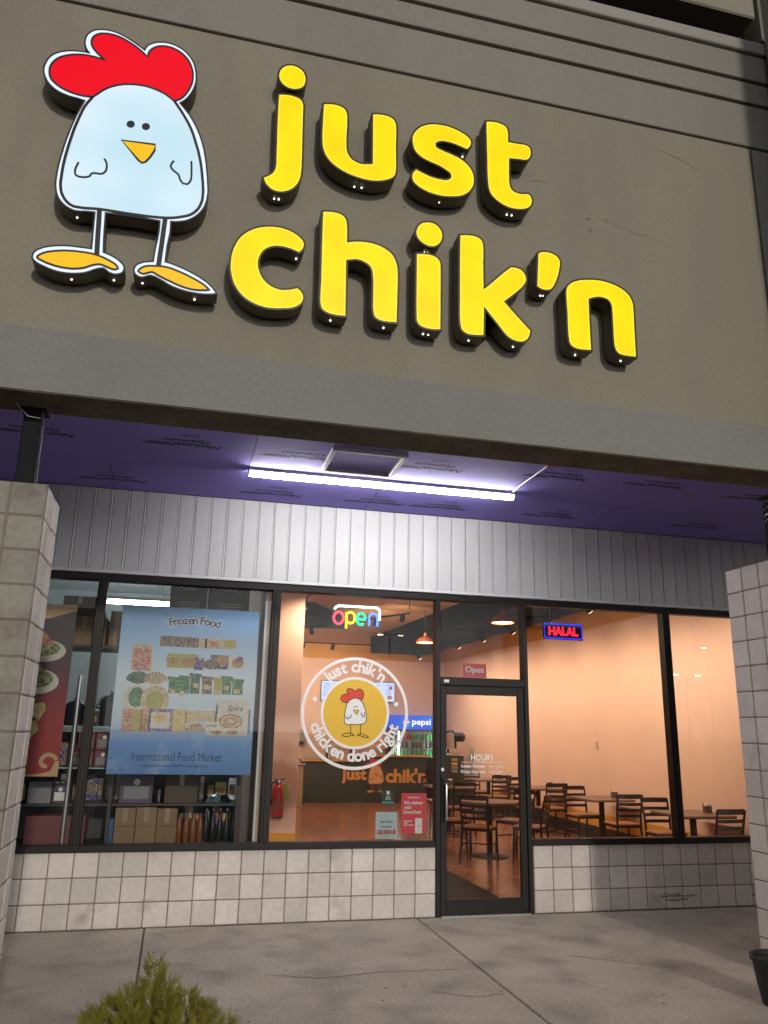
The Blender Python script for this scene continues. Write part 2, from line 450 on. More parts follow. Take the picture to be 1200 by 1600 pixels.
# ------------------------------------------------------------------ traced sign outlines, metres on the facade (x, z)
OUT={
'j':[(1.495,5.932),(1.507,5.935),(1.521,5.938),(1.536,5.941),(1.55,5.943),(1.564,5.944),(1.577,5.945),(1.591,5.944),(1.604,5.942),(1.621,5.939),(1.636,5.934),(1.65,5.927),(1.658,5.916),(1.665,5.903),(1.67,5.888),(1.672,5.873),(1.672,5.856),(1.672,5.835),(1.673,5.81),(1.673,5.78),(1.674,5.747),(1.675,5.713),(1.675,5.678),(1.676,5.645),(1.677,5.61),(1.678,5.573),(1.679,5.536),(1.68,5.5),(1.681,5.467),(1.681,5.437),(1.681,5.42),(1.682,5.403),(1.682,5.388),(1.682,5.373),(1.682,5.359),(1.681,5.345),(1.68,5.329),(1.679,5.314),(1.677,5.299),(1.675,5.285),(1.671,5.271),(1.665,5.254),(1.658,5.238),(1.649,5.223),(1.639,5.209),(1.628,5.197),(1.616,5.186),(1.602,5.176),(1.589,5.169),(1.577,5.163),(1.564,5.158),(1.551,5.155),(1.538,5.153),(1.525,5.153),(1.511,5.155),(1.498,5.158),(1.486,5.163),(1.475,5.17),(1.464,5.179),(1.454,5.189),(1.445,5.2),(1.438,5.214),(1.432,5.229),(1.428,5.243),(1.439,5.25),(1.451,5.257),(1.463,5.267),(1.475,5.278),(1.487,5.291),(1.495,5.306),(1.501,5.322),(1.504,5.34),(1.506,5.359),(1.506,5.373),(1.506,5.388),(1.505,5.403),(1.504,5.421),(1.504,5.44),(1.503,5.474),(1.502,5.515),(1.501,5.559),(1.499,5.605),(1.498,5.649),(1.497,5.688),(1.497,5.715),(1.496,5.741),(1.496,5.766),(1.495,5.79),(1.495,5.813),(1.495,5.836),(1.495,5.853),(1.495,5.871),(1.495,5.887),(1.495,5.903),(1.495,5.918)],
'j_dot':[(1.564,6.198),(1.578,6.2),(1.592,6.2),(1.606,6.198),(1.619,6.194),(1.631,6.188),(1.643,6.18),(1.653,6.17),(1.662,6.159),(1.669,6.145),(1.674,6.13),(1.677,6.113),(1.678,6.097),(1.676,6.076),(1.671,6.056),(1.663,6.038),(1.653,6.027),(1.641,6.018),(1.628,6.01),(1.614,6.005),(1.6,6.001),(1.585,6),(1.57,6.001),(1.556,6.003),(1.543,6.008),(1.531,6.015),(1.519,6.023),(1.509,6.033),(1.499,6.047),(1.492,6.064),(1.487,6.082),(1.487,6.101),(1.489,6.12),(1.495,6.139),(1.503,6.154),(1.513,6.168),(1.524,6.179),(1.537,6.188),(1.55,6.194)],
'u':[(1.812,5.927),(1.824,5.931),(1.839,5.935),(1.853,5.938),(1.868,5.941),(1.882,5.942),(1.896,5.943),(1.91,5.942),(1.923,5.94),(1.939,5.936),(1.954,5.929),(1.966,5.921),(1.976,5.905),(1.982,5.886),(1.985,5.873),(1.986,5.858),(1.987,5.841),(1.987,5.822),(1.988,5.795),(1.987,5.762),(1.986,5.725),(1.986,5.689),(1.986,5.656),(1.987,5.63),(1.988,5.611),(1.989,5.595),(1.992,5.581),(1.995,5.568),(2.002,5.552),(2.01,5.538),(2.019,5.526),(2.03,5.516),(2.043,5.508),(2.057,5.502),(2.071,5.498),(2.086,5.495),(2.103,5.494),(2.116,5.495),(2.132,5.499),(2.147,5.502),(2.163,5.506),(2.176,5.51),(2.175,5.53),(2.175,5.551),(2.174,5.573),(2.174,5.597),(2.173,5.623),(2.173,5.649),(2.172,5.691),(2.171,5.738),(2.17,5.787),(2.169,5.837),(2.169,5.884),(2.168,5.927),(2.183,5.929),(2.199,5.933),(2.216,5.936),(2.232,5.937),(2.247,5.938),(2.262,5.938),(2.276,5.937),(2.289,5.934),(2.304,5.929),(2.317,5.922),(2.328,5.912),(2.334,5.901),(2.339,5.889),(2.343,5.872),(2.345,5.849),(2.346,5.821),(2.346,5.789),(2.346,5.755),(2.345,5.72),(2.345,5.687),(2.346,5.65),(2.347,5.61),(2.348,5.57),(2.349,5.532),(2.348,5.499),(2.346,5.474),(2.342,5.455),(2.335,5.44),(2.325,5.429),(2.313,5.418),(2.298,5.409),(2.287,5.403),(2.274,5.397),(2.261,5.391),(2.248,5.386),(2.234,5.382),(2.22,5.378),(2.205,5.375),(2.191,5.373),(2.176,5.371),(2.161,5.37),(2.147,5.37),(2.134,5.37),(2.12,5.371),(2.106,5.372),(2.092,5.374),(2.078,5.376),(2.064,5.378),(2.051,5.381),(2.037,5.384),(2.023,5.387),(2.01,5.391),(1.996,5.395),(1.982,5.401),(1.967,5.406),(1.953,5.413),(1.939,5.42),(1.926,5.427),(1.913,5.435),(1.903,5.442),(1.893,5.45),(1.883,5.458),(1.874,5.467),(1.865,5.476),(1.858,5.486),(1.849,5.497),(1.841,5.51),(1.835,5.524),(1.829,5.537),(1.824,5.551),(1.82,5.565),(1.817,5.578),(1.815,5.592),(1.814,5.606),(1.813,5.623),(1.811,5.645),(1.81,5.671),(1.81,5.698),(1.81,5.726),(1.81,5.755),(1.81,5.781),(1.81,5.807),(1.81,5.832),(1.811,5.858),(1.811,5.883),(1.811,5.906)],
's':[(2.882,5.785),(2.891,5.797),(2.901,5.81),(2.909,5.824),(2.913,5.843),(2.912,5.861),(2.905,5.877),(2.892,5.892),(2.881,5.9),(2.869,5.908),(2.856,5.915),(2.842,5.921),(2.831,5.926),(2.819,5.931),(2.807,5.935),(2.794,5.939),(2.782,5.943),(2.769,5.946),(2.756,5.948),(2.743,5.95),(2.729,5.952),(2.715,5.953),(2.702,5.953),(2.688,5.953),(2.674,5.952),(2.661,5.951),(2.647,5.95),(2.634,5.948),(2.62,5.945),(2.607,5.941),(2.592,5.937),(2.577,5.931),(2.563,5.924),(2.549,5.916),(2.536,5.908),(2.522,5.897),(2.509,5.884),(2.498,5.87),(2.488,5.856),(2.48,5.843),(2.473,5.829),(2.468,5.815),(2.464,5.801),(2.463,5.786),(2.463,5.771),(2.464,5.756),(2.467,5.741),(2.47,5.727),(2.473,5.712),(2.478,5.698),(2.485,5.686),(2.492,5.676),(2.5,5.667),(2.509,5.66),(2.519,5.652),(2.529,5.646),(2.54,5.639),(2.552,5.633),(2.565,5.628),(2.578,5.624),(2.591,5.619),(2.602,5.616),(2.614,5.612),(2.626,5.61),(2.638,5.607),(2.65,5.603),(2.661,5.6),(2.674,5.595),(2.686,5.589),(2.697,5.584),(2.709,5.578),(2.719,5.572),(2.732,5.565),(2.744,5.558),(2.752,5.549),(2.756,5.532),(2.754,5.515),(2.745,5.504),(2.732,5.495),(2.719,5.49),(2.704,5.488),(2.688,5.487),(2.675,5.487),(2.661,5.487),(2.646,5.488),(2.632,5.49),(2.617,5.492),(2.605,5.494),(2.593,5.497),(2.581,5.501),(2.57,5.504),(2.558,5.508),(2.547,5.512),(2.533,5.517),(2.519,5.522),(2.506,5.527),(2.495,5.532),(2.486,5.521),(2.476,5.508),(2.469,5.495),(2.465,5.481),(2.464,5.465),(2.465,5.451),(2.47,5.436),(2.477,5.423),(2.487,5.411),(2.496,5.404),(2.506,5.397),(2.516,5.39),(2.528,5.384),(2.539,5.379),(2.55,5.374),(2.561,5.37),(2.573,5.366),(2.585,5.362),(2.597,5.359),(2.609,5.357),(2.622,5.355),(2.635,5.353),(2.648,5.351),(2.661,5.351),(2.675,5.35),(2.688,5.35),(2.701,5.351),(2.714,5.352),(2.728,5.354),(2.741,5.356),(2.754,5.359),(2.767,5.361),(2.782,5.365),(2.796,5.368),(2.811,5.372),(2.825,5.377),(2.838,5.383),(2.853,5.392),(2.867,5.402),(2.88,5.413),(2.892,5.425),(2.902,5.438),(2.91,5.452),(2.918,5.466),(2.924,5.481),(2.928,5.496),(2.93,5.512),(2.932,5.527),(2.932,5.542),(2.931,5.557),(2.929,5.572),(2.925,5.586),(2.92,5.6),(2.915,5.611),(2.909,5.622),(2.901,5.633),(2.893,5.643),(2.885,5.652),(2.875,5.661),(2.865,5.669),(2.855,5.677),(2.843,5.684),(2.831,5.691),(2.819,5.697),(2.806,5.702),(2.792,5.706),(2.778,5.71),(2.764,5.715),(2.75,5.719),(2.738,5.722),(2.725,5.725),(2.713,5.728),(2.701,5.731),(2.689,5.735),(2.679,5.738),(2.665,5.743),(2.652,5.748),(2.643,5.755),(2.639,5.779),(2.647,5.792),(2.661,5.803),(2.674,5.808),(2.689,5.812),(2.706,5.815),(2.719,5.815),(2.734,5.815),(2.749,5.814),(2.764,5.812),(2.778,5.81),(2.792,5.808),(2.805,5.804),(2.819,5.8),(2.832,5.797),(2.845,5.794),(2.858,5.79),(2.87,5.787)],
't':[(3.032,6.063),(3.046,6.066),(3.061,6.07),(3.077,6.073),(3.093,6.075),(3.107,6.076),(3.122,6.075),(3.136,6.074),(3.149,6.071),(3.164,6.067),(3.179,6.061),(3.191,6.053),(3.198,6.042),(3.202,6.03),(3.206,6.014),(3.207,6.001),(3.208,5.985),(3.208,5.968),(3.207,5.951),(3.207,5.935),(3.206,5.921),(3.218,5.921),(3.231,5.922),(3.245,5.922),(3.259,5.922),(3.273,5.923),(3.286,5.923),(3.301,5.924),(3.315,5.925),(3.329,5.926),(3.342,5.926),(3.353,5.924),(3.368,5.918),(3.379,5.907),(3.385,5.889),(3.387,5.867),(3.385,5.845),(3.378,5.824),(3.368,5.808),(3.353,5.795),(3.342,5.791),(3.328,5.788),(3.313,5.788),(3.298,5.787),(3.283,5.786),(3.268,5.784),(3.253,5.782),(3.238,5.781),(3.223,5.779),(3.211,5.778),(3.21,5.757),(3.209,5.734),(3.209,5.71),(3.208,5.685),(3.207,5.661),(3.207,5.64),(3.207,5.623),(3.207,5.607),(3.207,5.591),(3.207,5.576),(3.208,5.562),(3.21,5.55),(3.213,5.535),(3.218,5.523),(3.225,5.513),(3.233,5.504),(3.244,5.498),(3.256,5.494),(3.269,5.492),(3.283,5.491),(3.298,5.491),(3.312,5.492),(3.327,5.496),(3.341,5.5),(3.354,5.501),(3.367,5.492),(3.376,5.478),(3.382,5.46),(3.383,5.439),(3.378,5.42),(3.369,5.402),(3.355,5.386),(3.336,5.373),(3.325,5.368),(3.312,5.364),(3.299,5.36),(3.285,5.357),(3.271,5.355),(3.257,5.353),(3.242,5.353),(3.227,5.353),(3.212,5.354),(3.198,5.356),(3.185,5.359),(3.173,5.363),(3.161,5.367),(3.149,5.372),(3.137,5.377),(3.126,5.384),(3.115,5.39),(3.104,5.398),(3.094,5.405),(3.084,5.414),(3.075,5.422),(3.067,5.431),(3.058,5.445),(3.051,5.459),(3.046,5.476),(3.043,5.488),(3.041,5.502),(3.039,5.516),(3.038,5.531),(3.037,5.547),(3.036,5.564),(3.035,5.592),(3.034,5.623),(3.034,5.656),(3.034,5.692),(3.034,5.728),(3.034,5.765),(3.033,5.812),(3.033,5.863),(3.033,5.916),(3.032,5.968),(3.032,6.018)],
'c':[(1.695,4.717),(1.708,4.733),(1.72,4.751),(1.725,4.773),(1.724,4.794),(1.715,4.812),(1.701,4.827),(1.69,4.836),(1.678,4.845),(1.665,4.853),(1.651,4.86),(1.636,4.866),(1.62,4.872),(1.604,4.876),(1.587,4.879),(1.57,4.882),(1.554,4.882),(1.538,4.882),(1.522,4.881),(1.506,4.879),(1.49,4.877),(1.475,4.874),(1.458,4.869),(1.441,4.864),(1.424,4.858),(1.408,4.851),(1.392,4.842),(1.378,4.833),(1.364,4.823),(1.35,4.812),(1.337,4.8),(1.325,4.787),(1.314,4.774),(1.304,4.759),(1.295,4.744),(1.287,4.727),(1.28,4.711),(1.274,4.693),(1.268,4.676),(1.264,4.659),(1.261,4.641),(1.258,4.622),(1.256,4.604),(1.256,4.586),(1.255,4.568),(1.256,4.549),(1.257,4.531),(1.259,4.512),(1.263,4.494),(1.267,4.477),(1.271,4.461),(1.276,4.445),(1.282,4.43),(1.289,4.415),(1.297,4.401),(1.306,4.387),(1.316,4.373),(1.328,4.359),(1.339,4.347),(1.352,4.336),(1.365,4.326),(1.38,4.317),(1.395,4.309),(1.41,4.302),(1.426,4.296),(1.441,4.291),(1.458,4.287),(1.474,4.284),(1.491,4.281),(1.508,4.28),(1.523,4.28),(1.539,4.281),(1.554,4.282),(1.57,4.284),(1.585,4.286),(1.601,4.289),(1.618,4.292),(1.635,4.295),(1.652,4.299),(1.668,4.304),(1.683,4.311),(1.7,4.322),(1.716,4.335),(1.728,4.349),(1.736,4.37),(1.739,4.392),(1.734,4.412),(1.724,4.43),(1.71,4.444),(1.695,4.455),(1.68,4.448),(1.663,4.441),(1.645,4.435),(1.63,4.431),(1.615,4.428),(1.599,4.425),(1.583,4.425),(1.567,4.427),(1.551,4.431),(1.535,4.436),(1.52,4.444),(1.508,4.451),(1.496,4.46),(1.485,4.47),(1.474,4.481),(1.465,4.493),(1.455,4.509),(1.447,4.527),(1.44,4.546),(1.435,4.564),(1.433,4.582),(1.432,4.6),(1.433,4.618),(1.436,4.635),(1.443,4.656),(1.452,4.676),(1.464,4.694),(1.479,4.708),(1.496,4.721),(1.514,4.73),(1.529,4.735),(1.545,4.739),(1.561,4.74),(1.577,4.741),(1.593,4.741),(1.609,4.739),(1.625,4.737),(1.641,4.734),(1.66,4.728),(1.679,4.722)],
'h':[(1.84,5.059),(1.854,5.062),(1.87,5.065),(1.887,5.067),(1.903,5.069),(1.922,5.069),(1.941,5.068),(1.959,5.064),(1.974,5.058),(1.988,5.049),(1.998,5.037),(2.007,5.016),(2.011,4.989),(2.013,4.97),(2.014,4.947),(2.015,4.923),(2.015,4.898),(2.015,4.874),(2.015,4.853),(2.03,4.858),(2.046,4.863),(2.064,4.868),(2.081,4.872),(2.098,4.874),(2.116,4.877),(2.134,4.878),(2.152,4.879),(2.17,4.879),(2.186,4.878),(2.201,4.876),(2.217,4.873),(2.232,4.87),(2.247,4.866),(2.261,4.86),(2.276,4.854),(2.291,4.846),(2.305,4.838),(2.318,4.828),(2.329,4.817),(2.341,4.802),(2.35,4.785),(2.358,4.767),(2.364,4.748),(2.368,4.732),(2.371,4.715),(2.372,4.696),(2.373,4.676),(2.374,4.653),(2.375,4.629),(2.374,4.602),(2.374,4.574),(2.374,4.546),(2.373,4.518),(2.373,4.483),(2.373,4.446),(2.372,4.408),(2.372,4.371),(2.371,4.336),(2.371,4.304),(2.356,4.303),(2.339,4.302),(2.321,4.3),(2.305,4.3),(2.285,4.3),(2.267,4.301),(2.25,4.305),(2.231,4.313),(2.217,4.326),(2.209,4.345),(2.205,4.371),(2.203,4.387),(2.202,4.406),(2.202,4.426),(2.202,4.447),(2.202,4.469),(2.202,4.49),(2.201,4.514),(2.201,4.539),(2.201,4.565),(2.2,4.59),(2.198,4.614),(2.196,4.634),(2.193,4.656),(2.188,4.676),(2.18,4.692),(2.168,4.705),(2.152,4.716),(2.135,4.723),(2.119,4.729),(2.103,4.732),(2.085,4.733),(2.068,4.731),(2.049,4.725),(2.031,4.72),(2.014,4.715),(2.015,4.686),(2.015,4.655),(2.016,4.622),(2.017,4.588),(2.018,4.554),(2.018,4.52),(2.019,4.483),(2.02,4.444),(2.02,4.405),(2.021,4.367),(2.022,4.331),(2.022,4.298),(2.006,4.298),(1.988,4.297),(1.97,4.296),(1.952,4.297),(1.937,4.298),(1.921,4.3),(1.907,4.303),(1.893,4.308),(1.875,4.317),(1.861,4.329),(1.853,4.348),(1.848,4.374),(1.846,4.396),(1.846,4.423),(1.846,4.453),(1.846,4.485),(1.847,4.519),(1.847,4.551),(1.846,4.589),(1.845,4.628),(1.845,4.668),(1.844,4.709),(1.843,4.75),(1.842,4.791),(1.842,4.836),(1.841,4.882),(1.841,4.929),(1.84,4.975),(1.84,5.019)],
'i':[(2.503,4.85),(2.516,4.853),(2.531,4.856),(2.546,4.859),(2.56,4.86),(2.573,4.861),(2.586,4.862),(2.599,4.862),(2.611,4.86),(2.626,4.857),(2.641,4.852),(2.654,4.845),(2.662,4.836),(2.67,4.827),(2.675,4.816),(2.678,4.804),(2.679,4.792),(2.679,4.775),(2.68,4.751),(2.68,4.721),(2.68,4.686),(2.68,4.65),(2.68,4.612),(2.679,4.575),(2.679,4.53),(2.679,4.482),(2.679,4.433),(2.678,4.385),(2.678,4.34),(2.678,4.299),(2.667,4.297),(2.655,4.295),(2.642,4.293),(2.63,4.292),(2.618,4.291),(2.606,4.291),(2.594,4.292),(2.582,4.292),(2.572,4.294),(2.556,4.297),(2.542,4.301),(2.53,4.308),(2.522,4.315),(2.515,4.325),(2.509,4.335),(2.507,4.346),(2.506,4.358),(2.505,4.371),(2.505,4.387),(2.504,4.418),(2.503,4.457),(2.503,4.501),(2.503,4.547),(2.503,4.593),(2.503,4.636),(2.503,4.674),(2.503,4.711),(2.503,4.749),(2.503,4.785),(2.503,4.819)],
'i_dot':[(2.58,5.116),(2.593,5.118),(2.606,5.118),(2.619,5.117),(2.632,5.114),(2.643,5.109),(2.653,5.102),(2.662,5.095),(2.67,5.086),(2.679,5.073),(2.686,5.058),(2.69,5.042),(2.691,5.028),(2.69,5.013),(2.688,4.999),(2.683,4.985),(2.677,4.972),(2.669,4.96),(2.659,4.95),(2.649,4.941),(2.636,4.933),(2.621,4.928),(2.606,4.926),(2.594,4.926),(2.58,4.929),(2.567,4.933),(2.555,4.938),(2.544,4.944),(2.534,4.951),(2.525,4.959),(2.517,4.968),(2.508,4.981),(2.501,4.996),(2.498,5.011),(2.498,5.028),(2.502,5.044),(2.507,5.06),(2.515,5.074),(2.526,5.088),(2.537,5.099),(2.55,5.107),(2.565,5.112)],
'k':[(2.821,5.057),(2.832,5.059),(2.845,5.062),(2.858,5.065),(2.871,5.067),(2.884,5.069),(2.898,5.07),(2.911,5.071),(2.925,5.07),(2.937,5.069),(2.952,5.065),(2.965,5.06),(2.977,5.052),(2.984,5.043),(2.99,5.032),(2.994,5.017),(2.997,4.995),(2.997,4.966),(2.997,4.932),(2.996,4.897),(2.994,4.862),(2.994,4.829),(2.994,4.799),(2.994,4.769),(2.994,4.739),(2.994,4.71),(2.994,4.683),(2.994,4.658),(3.003,4.668),(3.014,4.678),(3.025,4.689),(3.037,4.701),(3.048,4.713),(3.06,4.724),(3.071,4.737),(3.083,4.75),(3.095,4.763),(3.108,4.776),(3.12,4.789),(3.132,4.801),(3.143,4.813),(3.155,4.824),(3.167,4.836),(3.179,4.847),(3.19,4.857),(3.2,4.867),(3.212,4.868),(3.226,4.87),(3.24,4.87),(3.256,4.867),(3.271,4.863),(3.285,4.856),(3.295,4.846),(3.304,4.835),(3.311,4.822),(3.315,4.809),(3.317,4.795),(3.317,4.781),(3.313,4.768),(3.307,4.754),(3.299,4.741),(3.292,4.73),(3.284,4.72),(3.275,4.709),(3.264,4.698),(3.253,4.686),(3.238,4.671),(3.219,4.653),(3.2,4.635),(3.18,4.617),(3.161,4.599),(3.145,4.584),(3.159,4.57),(3.174,4.554),(3.19,4.537),(3.206,4.52),(3.223,4.503),(3.239,4.486),(3.256,4.47),(3.273,4.452),(3.29,4.435),(3.307,4.418),(3.323,4.402),(3.338,4.388),(3.335,4.375),(3.332,4.36),(3.328,4.346),(3.321,4.333),(3.314,4.321),(3.305,4.311),(3.294,4.303),(3.282,4.296),(3.269,4.292),(3.257,4.29),(3.243,4.29),(3.23,4.291),(3.217,4.294),(3.203,4.297),(3.191,4.302),(3.178,4.309),(3.165,4.317),(3.152,4.328),(3.14,4.341),(3.127,4.356),(3.115,4.372),(3.102,4.389),(3.089,4.405),(3.073,4.423),(3.057,4.442),(3.04,4.462),(3.024,4.482),(3.009,4.5),(2.995,4.517),(2.995,4.502),(2.994,4.486),(2.994,4.47),(2.993,4.452),(2.993,4.435),(2.992,4.417),(2.991,4.398),(2.991,4.377),(2.99,4.357),(2.99,4.337),(2.989,4.318),(2.989,4.301),(2.978,4.299),(2.965,4.297),(2.953,4.295),(2.94,4.294),(2.927,4.292),(2.915,4.292),(2.901,4.291),(2.888,4.292),(2.876,4.293),(2.864,4.296),(2.851,4.301),(2.84,4.308),(2.831,4.317),(2.825,4.326),(2.822,4.337),(2.819,4.349),(2.817,4.364),(2.814,4.392),(2.813,4.427),(2.813,4.468),(2.814,4.511),(2.815,4.555),(2.815,4.597),(2.815,4.642),(2.816,4.689),(2.816,4.737),(2.816,4.784),(2.817,4.83),(2.817,4.873),(2.818,4.907),(2.818,4.939),(2.819,4.971),(2.82,5.002),(2.82,5.03)],
'q':[(3.415,5.015),(3.426,5.023),(3.438,5.03),(3.451,5.035),(3.465,5.038),(3.48,5.039),(3.493,5.039),(3.506,5.039),(3.518,5.036),(3.53,5.033),(3.542,5.029),(3.553,5.024),(3.563,5.017),(3.571,5.01),(3.579,4.999),(3.584,4.987),(3.587,4.973),(3.587,4.961),(3.586,4.947),(3.583,4.933),(3.58,4.919),(3.578,4.907),(3.575,4.894),(3.572,4.881),(3.569,4.869),(3.565,4.856),(3.56,4.841),(3.554,4.825),(3.548,4.81),(3.542,4.796),(3.535,4.781),(3.528,4.766),(3.519,4.754),(3.507,4.741),(3.494,4.732),(3.482,4.729),(3.469,4.727),(3.456,4.726),(3.444,4.727),(3.431,4.73),(3.42,4.733),(3.408,4.74),(3.398,4.747),(3.399,4.766),(3.4,4.788),(3.402,4.811),(3.403,4.834),(3.405,4.858),(3.406,4.881),(3.408,4.904),(3.409,4.927),(3.411,4.951),(3.412,4.973),(3.414,4.995)],
'n':[(3.623,4.745),(3.627,4.765),(3.633,4.781),(3.641,4.793),(3.652,4.805),(3.664,4.816),(3.674,4.824),(3.686,4.831),(3.698,4.837),(3.711,4.843),(3.725,4.848),(3.738,4.853),(3.752,4.857),(3.767,4.86),(3.781,4.863),(3.796,4.866),(3.811,4.868),(3.825,4.871),(3.839,4.873),(3.854,4.874),(3.868,4.876),(3.882,4.876),(3.897,4.877),(3.912,4.876),(3.928,4.875),(3.944,4.874),(3.96,4.872),(3.976,4.869),(3.991,4.866),(4.006,4.862),(4.021,4.858),(4.036,4.854),(4.05,4.848),(4.063,4.842),(4.076,4.836),(4.086,4.83),(4.096,4.823),(4.106,4.816),(4.114,4.809),(4.122,4.801),(4.13,4.792),(4.137,4.782),(4.143,4.771),(4.148,4.759),(4.153,4.747),(4.156,4.735),(4.159,4.722),(4.16,4.709),(4.16,4.695),(4.16,4.681),(4.16,4.666),(4.16,4.652),(4.16,4.637),(4.159,4.622),(4.159,4.607),(4.158,4.589),(4.158,4.571),(4.157,4.532),(4.157,4.487),(4.156,4.437),(4.155,4.388),(4.155,4.341),(4.154,4.3),(4.142,4.299),(4.127,4.298),(4.112,4.297),(4.097,4.297),(4.083,4.297),(4.071,4.297),(4.058,4.298),(4.046,4.299),(4.034,4.3),(4.024,4.304),(4.013,4.309),(4.004,4.317),(3.996,4.326),(3.991,4.338),(3.987,4.351),(3.984,4.367),(3.982,4.384),(3.982,4.405),(3.981,4.428),(3.981,4.453),(3.982,4.477),(3.982,4.501),(3.982,4.528),(3.982,4.556),(3.983,4.584),(3.983,4.611),(3.983,4.635),(3.982,4.656),(3.982,4.672),(3.98,4.686),(3.976,4.698),(3.971,4.71),(3.963,4.72),(3.953,4.729),(3.943,4.733),(3.931,4.736),(3.919,4.738),(3.906,4.739),(3.894,4.739),(3.881,4.738),(3.868,4.735),(3.855,4.732),(3.841,4.727),(3.826,4.721),(3.813,4.715),(3.801,4.709),(3.8,4.687),(3.8,4.664),(3.8,4.639),(3.799,4.614),(3.799,4.587),(3.799,4.559),(3.799,4.519),(3.799,4.475),(3.799,4.429),(3.799,4.384),(3.8,4.341),(3.8,4.303),(3.788,4.302),(3.774,4.3),(3.759,4.299),(3.745,4.298),(3.731,4.297),(3.719,4.297),(3.707,4.297),(3.695,4.298),(3.684,4.299),(3.673,4.302),(3.663,4.306),(3.653,4.311),(3.644,4.318),(3.638,4.326),(3.633,4.335),(3.629,4.346),(3.628,4.359),(3.626,4.374),(3.624,4.399),(3.623,4.431),(3.623,4.466),(3.623,4.503),(3.624,4.54),(3.624,4.575),(3.623,4.605),(3.622,4.637),(3.622,4.668),(3.621,4.698),(3.621,4.724)],
